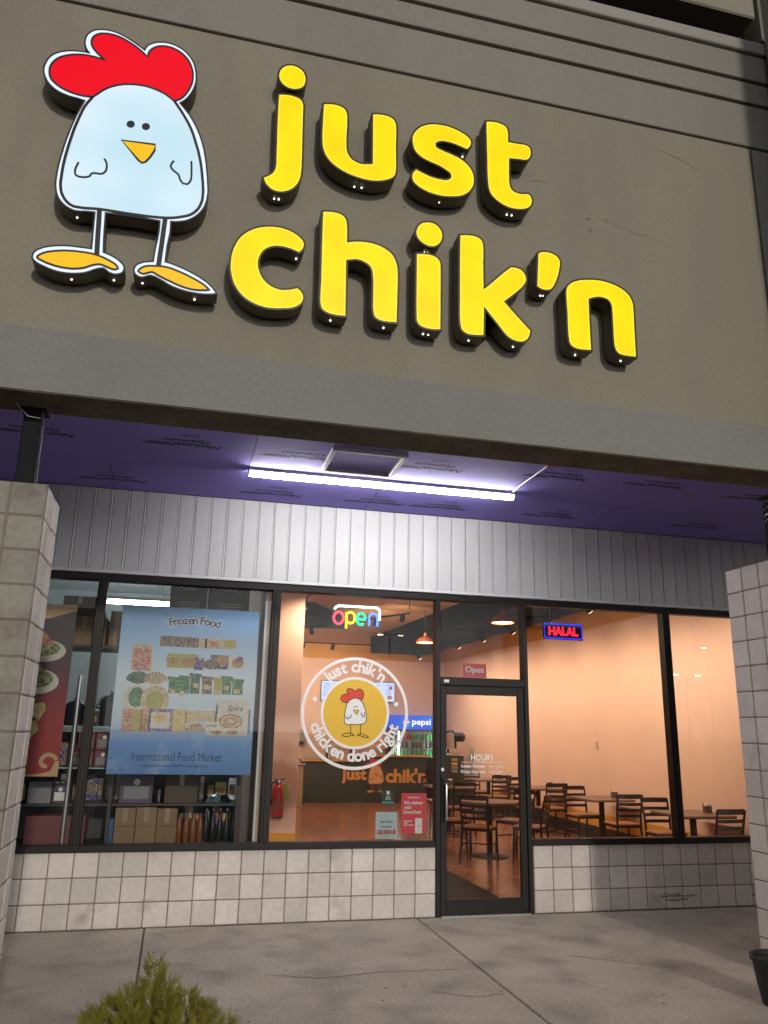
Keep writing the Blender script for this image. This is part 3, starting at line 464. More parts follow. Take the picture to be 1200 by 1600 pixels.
'ck_outer':[(-0.013,5.743),(-0.015,5.762),(-0.015,5.781),(-0.012,5.8),(-0.008,5.818),(-0.002,5.837),(0.005,5.855),(0.014,5.87),(0.024,5.884),(0.036,5.896),(0.049,5.906),(0.063,5.915),(0.076,5.923),(0.09,5.929),(0.104,5.935),(0.119,5.94),(0.133,5.944),(0.147,5.947),(0.162,5.95),(0.176,5.952),(0.189,5.953),(0.202,5.954),(0.218,5.955),(0.234,5.954),(0.247,5.953),(0.238,5.966),(0.227,5.98),(0.218,5.995),(0.21,6.019),(0.207,6.044),(0.208,6.063),(0.211,6.082),(0.216,6.099),(0.226,6.115),(0.238,6.13),(0.252,6.142),(0.265,6.15),(0.28,6.156),(0.295,6.161),(0.311,6.164),(0.325,6.166),(0.339,6.167),(0.353,6.167),(0.368,6.166),(0.383,6.164),(0.397,6.161),(0.411,6.157),(0.426,6.152),(0.44,6.146),(0.455,6.14),(0.468,6.134),(0.482,6.127),(0.496,6.12),(0.509,6.113),(0.521,6.106),(0.534,6.098),(0.547,6.09),(0.56,6.081),(0.572,6.073),(0.584,6.065),(0.59,6.087),(0.6,6.109),(0.613,6.123),(0.628,6.135),(0.644,6.145),(0.658,6.152),(0.674,6.157),(0.69,6.161),(0.706,6.164),(0.72,6.165),(0.735,6.165),(0.751,6.163),(0.766,6.161),(0.78,6.157),(0.794,6.152),(0.808,6.146),(0.822,6.139),(0.835,6.13),(0.847,6.121),(0.859,6.11),(0.871,6.097),(0.882,6.084),(0.892,6.069),(0.901,6.054),(0.908,6.038),(0.914,6.021),(0.919,6.003),(0.923,5.985),(0.927,5.968),(0.929,5.948),(0.931,5.928),(0.931,5.908),(0.93,5.889),(0.926,5.866),(0.921,5.843),(0.914,5.82),(0.907,5.8),(0.898,5.781),(0.888,5.762),(0.878,5.746),(0.865,5.73),(0.851,5.716),(0.839,5.704),(0.85,5.693),(0.861,5.68),(0.873,5.667),(0.885,5.653),(0.897,5.639),(0.909,5.624),(0.919,5.608),(0.93,5.592),(0.94,5.576),(0.95,5.558),(0.96,5.541),(0.969,5.523),(0.977,5.505),(0.986,5.486),(0.994,5.466),(1.001,5.447),(1.008,5.427),(1.014,5.407),(1.021,5.386),(1.026,5.364),(1.031,5.342),(1.036,5.32),(1.041,5.298),(1.045,5.276),(1.049,5.252),(1.053,5.227),(1.057,5.202),(1.061,5.178),(1.064,5.154),(1.066,5.132),(1.069,5.111),(1.071,5.091),(1.073,5.073),(1.074,5.054),(1.073,5.035),(1.072,5.017),(1.071,4.999),(1.068,4.981),(1.064,4.964),(1.06,4.948),(1.053,4.929),(1.044,4.912),(1.035,4.896),(1.024,4.881),(1.013,4.868),(1.002,4.857),(0.989,4.846),(0.976,4.836),(0.963,4.827),(0.947,4.819),(0.93,4.813),(0.913,4.808),(0.898,4.803),(0.885,4.801),(0.86,4.799),(0.86,4.782),(0.861,4.762),(0.862,4.741),(0.862,4.72),(0.861,4.701),(0.859,4.682),(0.857,4.662),(0.855,4.641),(0.853,4.621),(0.852,4.602),(0.852,4.584),(0.851,4.565),(0.851,4.547),(0.851,4.53),(0.851,4.513),(0.851,4.498),(0.865,4.496),(0.879,4.493),(0.895,4.49),(0.911,4.486),(0.924,4.482),(0.937,4.478),(0.951,4.474),(0.965,4.469),(0.979,4.465),(0.992,4.459),(1.006,4.454),(1.02,4.448),(1.034,4.442),(1.048,4.435),(1.062,4.429),(1.075,4.422),(1.088,4.414),(1.102,4.406),(1.115,4.398),(1.127,4.389),(1.137,4.381),(1.15,4.369),(1.161,4.357),(1.17,4.346),(1.179,4.331),(1.165,4.327),(1.149,4.323),(1.132,4.32),(1.119,4.318),(1.106,4.317),(1.092,4.316),(1.077,4.315),(1.063,4.315),(1.048,4.316),(1.032,4.316),(1.016,4.318),(1,4.319),(0.984,4.322),(0.97,4.324),(0.957,4.327),(0.943,4.33),(0.93,4.334),(0.916,4.338),(0.904,4.342),(0.888,4.349),(0.872,4.357),(0.858,4.365),(0.843,4.372),(0.825,4.38),(0.808,4.387),(0.793,4.392),(0.778,4.394),(0.764,4.392),(0.745,4.382),(0.727,4.373),(0.709,4.374),(0.693,4.38),(0.682,4.391),(0.676,4.406),(0.676,4.423),(0.682,4.441),(0.691,4.452),(0.704,4.461),(0.718,4.469),(0.73,4.475),(0.744,4.479),(0.758,4.482),(0.772,4.486),(0.784,4.489),(0.785,4.504),(0.785,4.52),(0.786,4.537),(0.787,4.555),(0.788,4.573),(0.789,4.591),(0.791,4.608),(0.793,4.626),(0.795,4.644),(0.797,4.662),(0.798,4.679),(0.799,4.697),(0.8,4.716),(0.8,4.736),(0.8,4.755),(0.799,4.774),(0.799,4.79),(0.774,4.791),(0.746,4.791),(0.717,4.792),(0.687,4.793),(0.658,4.793),(0.629,4.793),(0.6,4.792),(0.571,4.791),(0.542,4.79),(0.513,4.789),(0.486,4.787),(0.462,4.786),(0.463,4.766),(0.464,4.743),(0.465,4.72),(0.466,4.695),(0.467,4.671),(0.468,4.647),(0.47,4.622),(0.471,4.596),(0.473,4.571),(0.475,4.546),(0.477,4.522),(0.479,4.501),(0.492,4.497),(0.506,4.493),(0.521,4.488),(0.535,4.483),(0.551,4.475),(0.566,4.467),(0.58,4.457),(0.592,4.446),(0.603,4.435),(0.61,4.423),(0.611,4.405),(0.606,4.388),(0.597,4.379),(0.584,4.372),(0.57,4.368),(0.556,4.367),(0.541,4.37),(0.527,4.375),(0.512,4.387),(0.496,4.397),(0.482,4.396),(0.466,4.391),(0.451,4.384),(0.438,4.377),(0.425,4.369),(0.412,4.36),(0.398,4.353),(0.385,4.347),(0.371,4.342),(0.356,4.338),(0.341,4.335),(0.326,4.332),(0.311,4.33),(0.296,4.329),(0.28,4.328),(0.265,4.328),(0.249,4.329),(0.234,4.33),(0.221,4.333),(0.208,4.335),(0.195,4.339),(0.183,4.342),(0.171,4.346),(0.159,4.351),(0.144,4.356),(0.13,4.361),(0.117,4.367),(0.106,4.374),(0.093,4.385),(0.085,4.398),(0.085,4.415),(0.09,4.432),(0.099,4.445),(0.112,4.456),(0.127,4.466),(0.138,4.473),(0.149,4.478),(0.162,4.483),(0.175,4.488),(0.188,4.492),(0.202,4.496),(0.216,4.499),(0.231,4.502),(0.245,4.505),(0.26,4.507),(0.275,4.508),(0.289,4.51),(0.304,4.51),(0.319,4.511),(0.334,4.511),(0.347,4.511),(0.361,4.512),(0.375,4.512),(0.389,4.512),(0.402,4.512),(0.413,4.512),(0.413,4.53),(0.412,4.55),(0.412,4.571),(0.411,4.592),(0.41,4.614),(0.409,4.636),(0.409,4.66),(0.408,4.685),(0.407,4.71),(0.407,4.734),(0.406,4.758),(0.405,4.779),(0.393,4.778),(0.38,4.777),(0.366,4.776),(0.352,4.774),(0.339,4.773),(0.326,4.77),(0.312,4.768),(0.299,4.767),(0.286,4.767),(0.271,4.77),(0.256,4.775),(0.241,4.782),(0.227,4.79),(0.216,4.799),(0.205,4.809),(0.195,4.82),(0.186,4.832),(0.179,4.844),(0.172,4.859),(0.166,4.875),(0.162,4.892),(0.159,4.91),(0.156,4.926),(0.155,4.942),(0.154,4.96),(0.154,4.978),(0.154,4.996),(0.154,5.014),(0.155,5.034),(0.156,5.053),(0.157,5.073),(0.159,5.094),(0.161,5.114),(0.163,5.135),(0.166,5.157),(0.169,5.18),(0.171,5.202),(0.174,5.225),(0.178,5.248),(0.181,5.271),(0.185,5.292),(0.189,5.314),(0.192,5.335),(0.197,5.357),(0.201,5.378),(0.205,5.398),(0.21,5.416),(0.214,5.434),(0.218,5.452),(0.223,5.469),(0.228,5.486),(0.233,5.503),(0.239,5.525),(0.246,5.546),(0.252,5.566),(0.258,5.584),(0.244,5.586),(0.229,5.589),(0.213,5.592),(0.2,5.593),(0.186,5.594),(0.172,5.595),(0.157,5.597),(0.143,5.6),(0.129,5.604),(0.114,5.608),(0.099,5.613),(0.085,5.619),(0.072,5.626),(0.06,5.634),(0.048,5.643),(0.037,5.653),(0.027,5.664),(0.018,5.675),(0.008,5.691),(-0.001,5.708),(-0.008,5.726)],
'ck_comb':[(0.019,5.745),(0.018,5.764),(0.018,5.783),(0.022,5.802),(0.027,5.818),(0.035,5.834),(0.044,5.848),(0.054,5.862),(0.066,5.874),(0.079,5.884),(0.094,5.893),(0.109,5.902),(0.123,5.908),(0.138,5.915),(0.154,5.92),(0.17,5.924),(0.185,5.928),(0.199,5.93),(0.213,5.932),(0.226,5.933),(0.24,5.933),(0.255,5.933),(0.269,5.933),(0.284,5.932),(0.3,5.93),(0.315,5.929),(0.33,5.927),(0.343,5.926),(0.331,5.935),(0.318,5.945),(0.304,5.956),(0.291,5.967),(0.28,5.979),(0.266,5.994),(0.255,6.011),(0.247,6.029),(0.244,6.056),(0.249,6.082),(0.261,6.103),(0.28,6.12),(0.296,6.129),(0.315,6.134),(0.334,6.138),(0.348,6.139),(0.362,6.139),(0.377,6.139),(0.391,6.137),(0.406,6.135),(0.42,6.131),(0.435,6.126),(0.45,6.12),(0.464,6.114),(0.478,6.107),(0.492,6.1),(0.506,6.093),(0.52,6.085),(0.533,6.076),(0.546,6.067),(0.558,6.058),(0.571,6.048),(0.584,6.037),(0.596,6.027),(0.607,6.018),(0.609,6.042),(0.615,6.066),(0.623,6.082),(0.635,6.096),(0.647,6.108),(0.663,6.119),(0.68,6.127),(0.698,6.132),(0.713,6.135),(0.729,6.135),(0.745,6.134),(0.761,6.132),(0.778,6.127),(0.795,6.121),(0.812,6.112),(0.827,6.102),(0.839,6.092),(0.851,6.081),(0.862,6.069),(0.872,6.056),(0.88,6.042),(0.889,6.024),(0.897,6.004),(0.903,5.984),(0.908,5.963),(0.91,5.944),(0.911,5.924),(0.911,5.904),(0.909,5.884),(0.905,5.862),(0.899,5.84),(0.892,5.819),(0.884,5.799),(0.876,5.782),(0.867,5.766),(0.857,5.751),(0.847,5.738),(0.834,5.727),(0.82,5.718),(0.808,5.709),(0.796,5.717),(0.784,5.726),(0.77,5.735),(0.756,5.744),(0.742,5.752),(0.727,5.758),(0.711,5.764),(0.695,5.769),(0.679,5.773),(0.662,5.777),(0.646,5.78),(0.631,5.782),(0.615,5.783),(0.6,5.783),(0.584,5.783),(0.569,5.782),(0.554,5.78),(0.539,5.778),(0.524,5.776),(0.509,5.772),(0.494,5.768),(0.479,5.764),(0.464,5.758),(0.45,5.752),(0.435,5.745),(0.421,5.737),(0.406,5.728),(0.392,5.718),(0.379,5.708),(0.364,5.695),(0.35,5.68),(0.336,5.663),(0.323,5.647),(0.31,5.632),(0.299,5.619),(0.285,5.618),(0.269,5.616),(0.253,5.615),(0.236,5.614),(0.22,5.615),(0.207,5.616),(0.193,5.618),(0.179,5.62),(0.166,5.623),(0.152,5.626),(0.14,5.63),(0.123,5.636),(0.107,5.643),(0.092,5.65),(0.078,5.659),(0.066,5.667),(0.054,5.677),(0.043,5.687),(0.034,5.698),(0.024,5.72)],
'ck_body':[(0.299,5.619),(0.291,5.604),(0.283,5.588),(0.274,5.571),(0.266,5.553),(0.258,5.534),(0.251,5.512),(0.245,5.488),(0.239,5.464),(0.233,5.439),(0.228,5.415),(0.223,5.393),(0.218,5.37),(0.214,5.347),(0.21,5.324),(0.207,5.301),(0.203,5.274),(0.199,5.247),(0.195,5.219),(0.192,5.191),(0.189,5.164),(0.186,5.137),(0.184,5.111),(0.182,5.084),(0.181,5.058),(0.18,5.032),(0.18,5.005),(0.18,4.978),(0.18,4.951),(0.182,4.926),(0.186,4.904),(0.19,4.885),(0.196,4.869),(0.204,4.853),(0.212,4.839),(0.222,4.826),(0.234,4.814),(0.246,4.804),(0.259,4.797),(0.272,4.792),(0.284,4.79),(0.297,4.79),(0.312,4.79),(0.331,4.79),(0.353,4.792),(0.375,4.795),(0.4,4.798),(0.425,4.8),(0.462,4.801),(0.502,4.801),(0.544,4.801),(0.587,4.801),(0.628,4.802),(0.668,4.803),(0.71,4.804),(0.751,4.806),(0.79,4.809),(0.824,4.813),(0.844,4.816),(0.862,4.82),(0.879,4.824),(0.895,4.829),(0.912,4.835),(0.928,4.841),(0.945,4.848),(0.961,4.855),(0.976,4.864),(0.989,4.874),(1,4.885),(1.011,4.898),(1.02,4.912),(1.028,4.927),(1.034,4.943),(1.039,4.959),(1.043,4.976),(1.045,4.993),(1.046,5.011),(1.046,5.03),(1.046,5.052),(1.044,5.076),(1.041,5.1),(1.038,5.125),(1.034,5.149),(1.03,5.178),(1.025,5.207),(1.02,5.236),(1.014,5.265),(1.008,5.292),(1.001,5.317),(0.995,5.341),(0.988,5.364),(0.98,5.387),(0.972,5.41),(0.964,5.434),(0.956,5.457),(0.947,5.481),(0.937,5.504),(0.927,5.526),(0.916,5.547),(0.904,5.568),(0.892,5.588),(0.879,5.608),(0.867,5.627),(0.855,5.645),(0.842,5.662),(0.83,5.679),(0.818,5.695),(0.808,5.709)],
'ck_beak':[(0.507,5.331),(0.718,5.344),(0.717,5.298),(0.695,5.244),(0.669,5.201),(0.648,5.188),(0.624,5.204)],
'ck_wing_a':[(0.268,5.113),(0.263,5.094),(0.257,5.073),(0.254,5.053),(0.255,5.034),(0.26,5.019),(0.274,5.01),(0.293,5.008),(0.31,5.01),(0.329,5.016),(0.344,5.024),(0.353,5.046),(0.364,5.052),(0.379,5.054),(0.399,5.054),(0.417,5.058),(0.43,5.072),(0.438,5.092),(0.439,5.116),(0.435,5.139),(0.427,5.157),(0.417,5.171)],
'ck_wing_b':[(0.844,5.247),(0.833,5.226),(0.826,5.204),(0.832,5.19),(0.843,5.177),(0.855,5.167),(0.869,5.159),(0.881,5.148),(0.888,5.131),(0.894,5.114),(0.904,5.099),(0.916,5.088),(0.942,5.088),(0.953,5.102),(0.961,5.122),(0.963,5.141),(0.963,5.162),(0.961,5.184),(0.96,5.2),(0.959,5.218),(0.957,5.236),(0.955,5.253),(0.954,5.268)],
'ck_leg_a':[(0.427,4.801),(0.429,4.772),(0.431,4.741),(0.433,4.707),(0.435,4.674),(0.436,4.641),(0.438,4.606),(0.44,4.571),(0.442,4.536),(0.444,4.502),(0.446,4.473)],
'ck_leg_b':[(0.827,4.815),(0.826,4.782),(0.825,4.746),(0.824,4.707),(0.823,4.668),(0.822,4.631),(0.821,4.596),(0.819,4.56),(0.818,4.526),(0.817,4.493),(0.815,4.463)],
'ck_foot_a':[(0.109,4.402),(0.114,4.413),(0.126,4.425),(0.14,4.435),(0.15,4.442),(0.162,4.447),(0.175,4.452),(0.188,4.456),(0.201,4.461),(0.215,4.464),(0.229,4.468),(0.243,4.471),(0.258,4.473),(0.273,4.476),(0.286,4.477),(0.3,4.479),(0.314,4.48),(0.328,4.481),(0.342,4.481),(0.356,4.481),(0.37,4.482),(0.384,4.482),(0.399,4.481),(0.413,4.481),(0.427,4.479),(0.441,4.477),(0.455,4.474),(0.469,4.47),(0.483,4.466),(0.496,4.461),(0.509,4.456),(0.523,4.45),(0.536,4.444),(0.548,4.438),(0.559,4.431),(0.573,4.418),(0.58,4.406),(0.563,4.394),(0.548,4.394),(0.531,4.398),(0.515,4.403),(0.5,4.408),(0.485,4.413),(0.471,4.415),(0.457,4.413),(0.444,4.409),(0.43,4.403),(0.417,4.396),(0.404,4.388),(0.391,4.38),(0.377,4.374),(0.365,4.369),(0.353,4.366),(0.34,4.363),(0.327,4.36),(0.314,4.358),(0.301,4.357),(0.287,4.357),(0.273,4.357),(0.259,4.357),(0.245,4.358),(0.231,4.36),(0.218,4.361),(0.205,4.364),(0.192,4.367),(0.179,4.37),(0.167,4.373),(0.156,4.377),(0.141,4.383),(0.126,4.389),(0.114,4.395)],
'ck_foot_b':[(0.698,4.407),(0.703,4.418),(0.715,4.432),(0.73,4.443),(0.742,4.449),(0.756,4.453),(0.771,4.456),(0.787,4.458),(0.8,4.46),(0.814,4.462),(0.829,4.463),(0.844,4.464),(0.859,4.463),(0.874,4.462),(0.889,4.46),(0.904,4.456),(0.92,4.452),(0.935,4.447),(0.95,4.443),(0.964,4.438),(0.979,4.433),(0.993,4.428),(1.006,4.422),(1.02,4.417),(1.033,4.411),(1.046,4.406),(1.06,4.399),(1.073,4.393),(1.086,4.386),(1.097,4.38),(1.108,4.373),(1.126,4.358),(1.14,4.345),(1.127,4.343),(1.113,4.34),(1.097,4.338),(1.082,4.335),(1.067,4.333),(1.052,4.333),(1.036,4.333),(1.02,4.334),(1.004,4.336),(0.988,4.339),(0.972,4.342),(0.959,4.346),(0.945,4.35),(0.932,4.354),(0.918,4.359),(0.905,4.364),(0.892,4.369),(0.877,4.374),(0.862,4.38),(0.848,4.385),(0.834,4.391),(0.821,4.396),(0.807,4.404),(0.793,4.411),(0.781,4.414),(0.767,4.41),(0.753,4.402),(0.73,4.392),(0.711,4.397)],
'ck_eye_a':[(0.576,5.471),(0.575,5.459),(0.569,5.448),(0.559,5.44),(0.548,5.438),(0.537,5.441),(0.529,5.448),(0.525,5.459),(0.527,5.471),(0.533,5.482),(0.543,5.49),(0.554,5.493),(0.565,5.49),(0.573,5.482)],
'ck_eye_b':[(0.672,5.474),(0.671,5.462),(0.664,5.451),(0.654,5.443),(0.643,5.441),(0.632,5.444),(0.624,5.451),(0.621,5.462),(0.622,5.475),(0.628,5.486),(0.638,5.493),(0.65,5.496),(0.66,5.493),(0.668,5.485)],
}
WEEP={'j': [(1.513, -3.09, 5.138), (1.544, -3.09, 5.14)], 'u': [(2.063, -3.09, 5.345), (2.115, -3.09, 5.347)], 's': [(2.866, -3.09, 5.766), (2.686, -3.09, 5.343)], 't': [(3.206, -3.09, 5.339), (3.245, -3.09, 5.341)], 'c': [(1.683, -3.09, 4.706), (1.531, -3.09, 4.28)], 'h': [(1.931, -3.09, 4.286), (2.294, -3.09, 4.286)], 'i': [(2.572, -3.09, 4.281), (2.609, -3.09, 4.282), (2.578, -3.09, 4.911), (2.601, -3.09, 4.91)], 'k': [(2.9, -3.09, 4.28), (3.229, -3.09, 4.279)], 'q': [(3.45, -3.09, 4.715), (3.47, -3.09, 4.718)], 'n': [(3.704, -3.09, 4.281), (4.064, -3.09, 4.285)], 'ck': [(0.293, -3.09, 4.759), (0.309, -3.09, 4.322), (0.555, -3.09, 4.357), (0.726, -3.09, 4.365), (1.051, -3.09, 4.301)]}
P = 0.2032
# colours
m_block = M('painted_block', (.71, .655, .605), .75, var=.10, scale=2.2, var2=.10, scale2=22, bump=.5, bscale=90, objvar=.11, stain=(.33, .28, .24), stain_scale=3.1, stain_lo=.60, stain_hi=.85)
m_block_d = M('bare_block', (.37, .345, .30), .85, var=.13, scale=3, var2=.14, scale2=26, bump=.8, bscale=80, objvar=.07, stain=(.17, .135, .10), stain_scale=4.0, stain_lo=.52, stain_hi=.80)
m_block_lit = M('block_with_light_in_colour', (.80, .735, .69), .75, var=.08, scale=2.2, var2=.08, scale2=22, bump=.5, bscale=90, objvar=.06, stain=(.50, .44, .39), stain_scale=3.1, stain_lo=.60, stain_hi=.88)  # right pillar's inner side: light falling on it is put into the paler colour
m_mortar = M('mortar_joint', (.27, .215, .185), .9, var=.2, scale=6, bump=.5)
m_wall = M('tan_stucco', (.375, .340, .268), .92, var=.06, scale=.7, var2=.13, scale2=70, bump=.8, bscale=160, stain=(.325, .297, .236), stain_scale=1.3, stain_lo=.48, stain_hi=.80, stretch=(1.5, 1, .45))
m_band = M('grey_stucco', (.355, .338, .298), .92, var=.06, scale=.7, var2=.13, scale2=70, bump=.8, bscale=160, stain=(.305, .29, .255), stain_scale=1.4, stain_lo=.5, stain_hi=.85, stretch=(1.5, 1, .45))
m_lowband = M('cool_grey_stucco', (.325, .322, .302), .92, var=.06, scale=.7, var2=.13, scale2=70, bump=.8, bscale=160, stain=(.285, .282, .265), stain_scale=.9, stain_lo=.55, stain_hi=.85)
m_coping = M('coping_metal', (.42, .40, .36), .6, var=.06, scale=1.5)
m_groove = M('reveal_groove', (.25, .215, .16), .95, var=.2, scale=5)
m_rough = M('raw_plaster_edge', (.155, .13, .098), .95, var=.3, scale=4, var2=.25, scale2=20, bump=1.0, bscale=40)
m_purple = M('purple_wallboard', (.27, .225, .70), .8, var=.05, scale=1.5, var2=.05, scale2=60, bump=.12, bscale=300, objvar=.06)
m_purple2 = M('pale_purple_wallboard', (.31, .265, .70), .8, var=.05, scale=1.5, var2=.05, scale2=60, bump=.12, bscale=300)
m_print = M('black_board_print', (.035, .03, .06), .8, var=.35, scale=30)
m_bmark = M('block_scuff', (.26, .235, .21), .9, var=.3, scale=12)
m_white = M('white_metal', (.74, .74, .74), .4, var=.03)
m_vinyl = M('white_vinyl_siding', (.64, .64, .64), .62, var=.04, scale=1.2, var2=.03, scale2=18, objvar=.035, stain=(.44, .43, .41), stain_scale=1.7, stain_lo=.62, stain_hi=.95, stretch=(3, 3, .5))
m_bronze = M('dark_bronze_metal', (.014, .011, .010), .5, metal=.0, spec=.35, var=.15, scale=5)
m_black = M('black_steel', (.010, .011, .013), .7, metal=.0, spec=.25, var=.25, scale=6, bump=.2)
m_glass = GLASS('window_glass')
m_alu = M('aluminium', (.62, .61, .60), .32, metal=.9, var=.05)
m_conc = M('sidewalk_concrete', (.50, .437, .362), .88, var=.14, scale=1.3, var2=.30, scale2=48, bump=.8, bscale=160, objvar=.05, stain=(.34, .295, .245), stain_scale=2.4, stain_lo=.46, stain_hi=.72)
m_joint = M('joint_dirt', (.10, .085, .072), .95, var=.2)
m_asphalt = M('asphalt', (.05, .05, .05), .9, var=.2, scale=.6, var2=.25, scale2=60, bump=.8, bscale=200)
m_kerb = M('kerb_concrete', (.30, .28, .25), .9, var=.15, scale=2)
m_soil = M('bed_soil', (.05, .035, .025), .95, var=.4, scale=12, bump=1.0, bscale=60)
m_crack = M('crack_dirt', (.10, .085, .075), .95, var=.2)
m_chalk = M('white_scuff_paint', (.62, .60, .56), .8, var=.2, scale=30)
m_roof = M('roof_membrane', (.10, .10, .10), .9)
m_dark = M('dark_brown_stucco', (.012, .008, .007), .95, var=.2, scale=2)

# ================================================================= ground
lot = solo('parking_lot', MB().box(-400, 400, -400, -4.95, -.35, -.16), m_asphalt, kind='structure')
far = solo('ground', MB().box(-400, 400, -4.95, 400, -.55, -.20), m_soil, kind='structure')
kerb = thing('kerb', None, None, (2, -4.88, -.2), kind='structure')
for k in range(9):
    part('kerb_stone', MB().bbox(-7 + k * 2.44, -7 + k * 2.44 + 2.43, -4.95, -4.80, -.33, .0, .02), m_kerb, kerb)
bed = solo('planting_bed', MB().box(-8, 14, -4.80, -3.55, -.2, -.03), m_soil, kind='structure')
walk = thing('sidewalk', None, None, (2.2, -1.7, -.16), kind='structure')
part('joint_bed', MB().box(-8.7, 13.2, -3.55, .18, -.16, -.012), m_joint, walk)
for k in range(-4, 5):
    x0 = 1.041 + k * 2.432
    part('slab', MB().bbox(x0 + .007, x0 + 2.425, -3.55, -.012, -.13, 0, .006), m_conc, walk)
def squiggle(pts, w, z, amp, seed):
    rnd = random.Random(seed); mb = MB(); L = []
    for i in range(len(pts) - 1):
        for k in range(7):
            t = k / 7
            L.append((pts[i][0] + (pts[i + 1][0] - pts[i][0]) * t + rnd.uniform(-amp, amp), pts[i][1] + (pts[i + 1][1] - pts[i][1]) * t + rnd.uniform(-amp, amp)))
    L.append(pts[-1])
    for i in range(len(L) - 1):
        a, b = L[i], L[i + 1]; dx, dy = b[0] - a[0], b[1] - a[1]; l = math.hypot(dx, dy) or 1
        ww = w * rnd.uniform(.4, 1.2); nx, ny = -dy / l * ww / 2, dx / l * ww / 2
        mb.add([(a[0] + nx, a[1] + ny, z), (a[0] - nx, a[1] - ny, z), (b[0] - nx, b[1] - ny, z), (b[0] + nx, b[1] + ny, z)], [(0, 1, 2, 3)])
    return mb
part('crack', squiggle([(1.9, -1.55), (2.3, -1.7), (2.75, -1.62), (3.3, -1.66)], .010, .003, .012, 1), m_crack, walk)
part('crack', squiggle([(2.95, -2.12), (3.2, -2.28), (3.41, -2.25)], .008, .003, .01, 2), m_crack, walk)
part('crack', squiggle([(4.3, -1.45), (4.7, -1.75), (4.95, -1.9)], .008, .003, .01, 3), m_crack, walk)
part('scuff_mark', squiggle([(4.03, -2.02), (4.10, -2.16), (4.16, -2.27)], .022, .004, .006, 4), m_chalk, walk)
part('scuff_mark', squiggle([(4.00, -1.98), (4.04, -2.05)], .012, .004, .006, 5), m_chalk, walk)
for k, (a, b) in enumerate([(-1.8, -.3), (-.3, 1.1), (1.1, 2.3), (2.3, 3.6), (4.66, 5.6), (5.6, 6.5), (6.5, 7.6)]):
    part('dirt_line', squiggle([(a, -.026), ((a + b) / 2, -.030), (b, -.026)], .022, .0028, .006, 30 + k), m_crack, walk)
def blob(x, y, r, z, seed):
    rnd = random.Random(seed); n = 14
    return MB().add([(x + r * rnd.uniform(.6, 1.1) * math.cos(2 * PI * k / n), y + r * rnd.uniform(.6, 1.1) * math.sin(2 * PI * k / n), z) for k in range(n)], [tuple(range(n))])
for k in range(44):
    rr = random.Random(50 + k)
    part('gum_spot', blob(rr.uniform(.8, 5.3), rr.uniform(-2.7, -.25), rr.uniform(.004, .014), .003, k), m_crack, walk)

# ================================================================= block bulkhead walls below the windows
BJ = .009
me_block = mesh_of('block', MB().bbox(BJ / 2, P - BJ / 2, 0, .05, BJ / 2, P - BJ / 2, .005), m_block)
def bulkhead(name, label, x0, n, core_x0, core_x1):
    t = thing(name, label, 'block wall', ((core_x0 + core_x1) / 2, .09, 0))
    part('mortar_core', MB().box(core_x0, core_x1, .008, .19, -.05, .607), m_mortar, t)
    for r in range(3):
        for k in range(n):
            piece('block', me_block, t, (x0 + k * P, 0, r * P - .001))
    return t
bulkhead('block_wall', 'low white painted block wall under the market and counter windows, left of the door', -12 * P, 30, -12 * P, 18 * P - .005)
bwr = bulkhead('block_wall', 'low greyish block wall under the wide dining windows, right of the door', 4.8618 - P, 17, 4.655, 4.8618 + 16 * P)
def wall_stain(pts, w, seed, amp=.006):
    q = squiggle(pts, w, 0, amp, seed)
    o = MB(); o.v = [(x, -.0025, z) for x, z, _ in q.v]; o.f = q.f
    return o
part('stain', wall_stain([(6.03, .115), (6.15, .12), (6.30, .112), (6.42, .12)], .016, 8), m_bmark, bwr)
part('stain', wall_stain([(6.08, .085), (6.2, .08), (6.33, .085)], .022, 9), m_bmark, bwr)
part('stain', wall_stain([(6.05, .14), (6.25, .137)], .01, 10), m_bmark, bwr)
part('stain', wall_stain([(7.08, .105), (7.3, .10)], .02, 11), m_bmark, bwr)

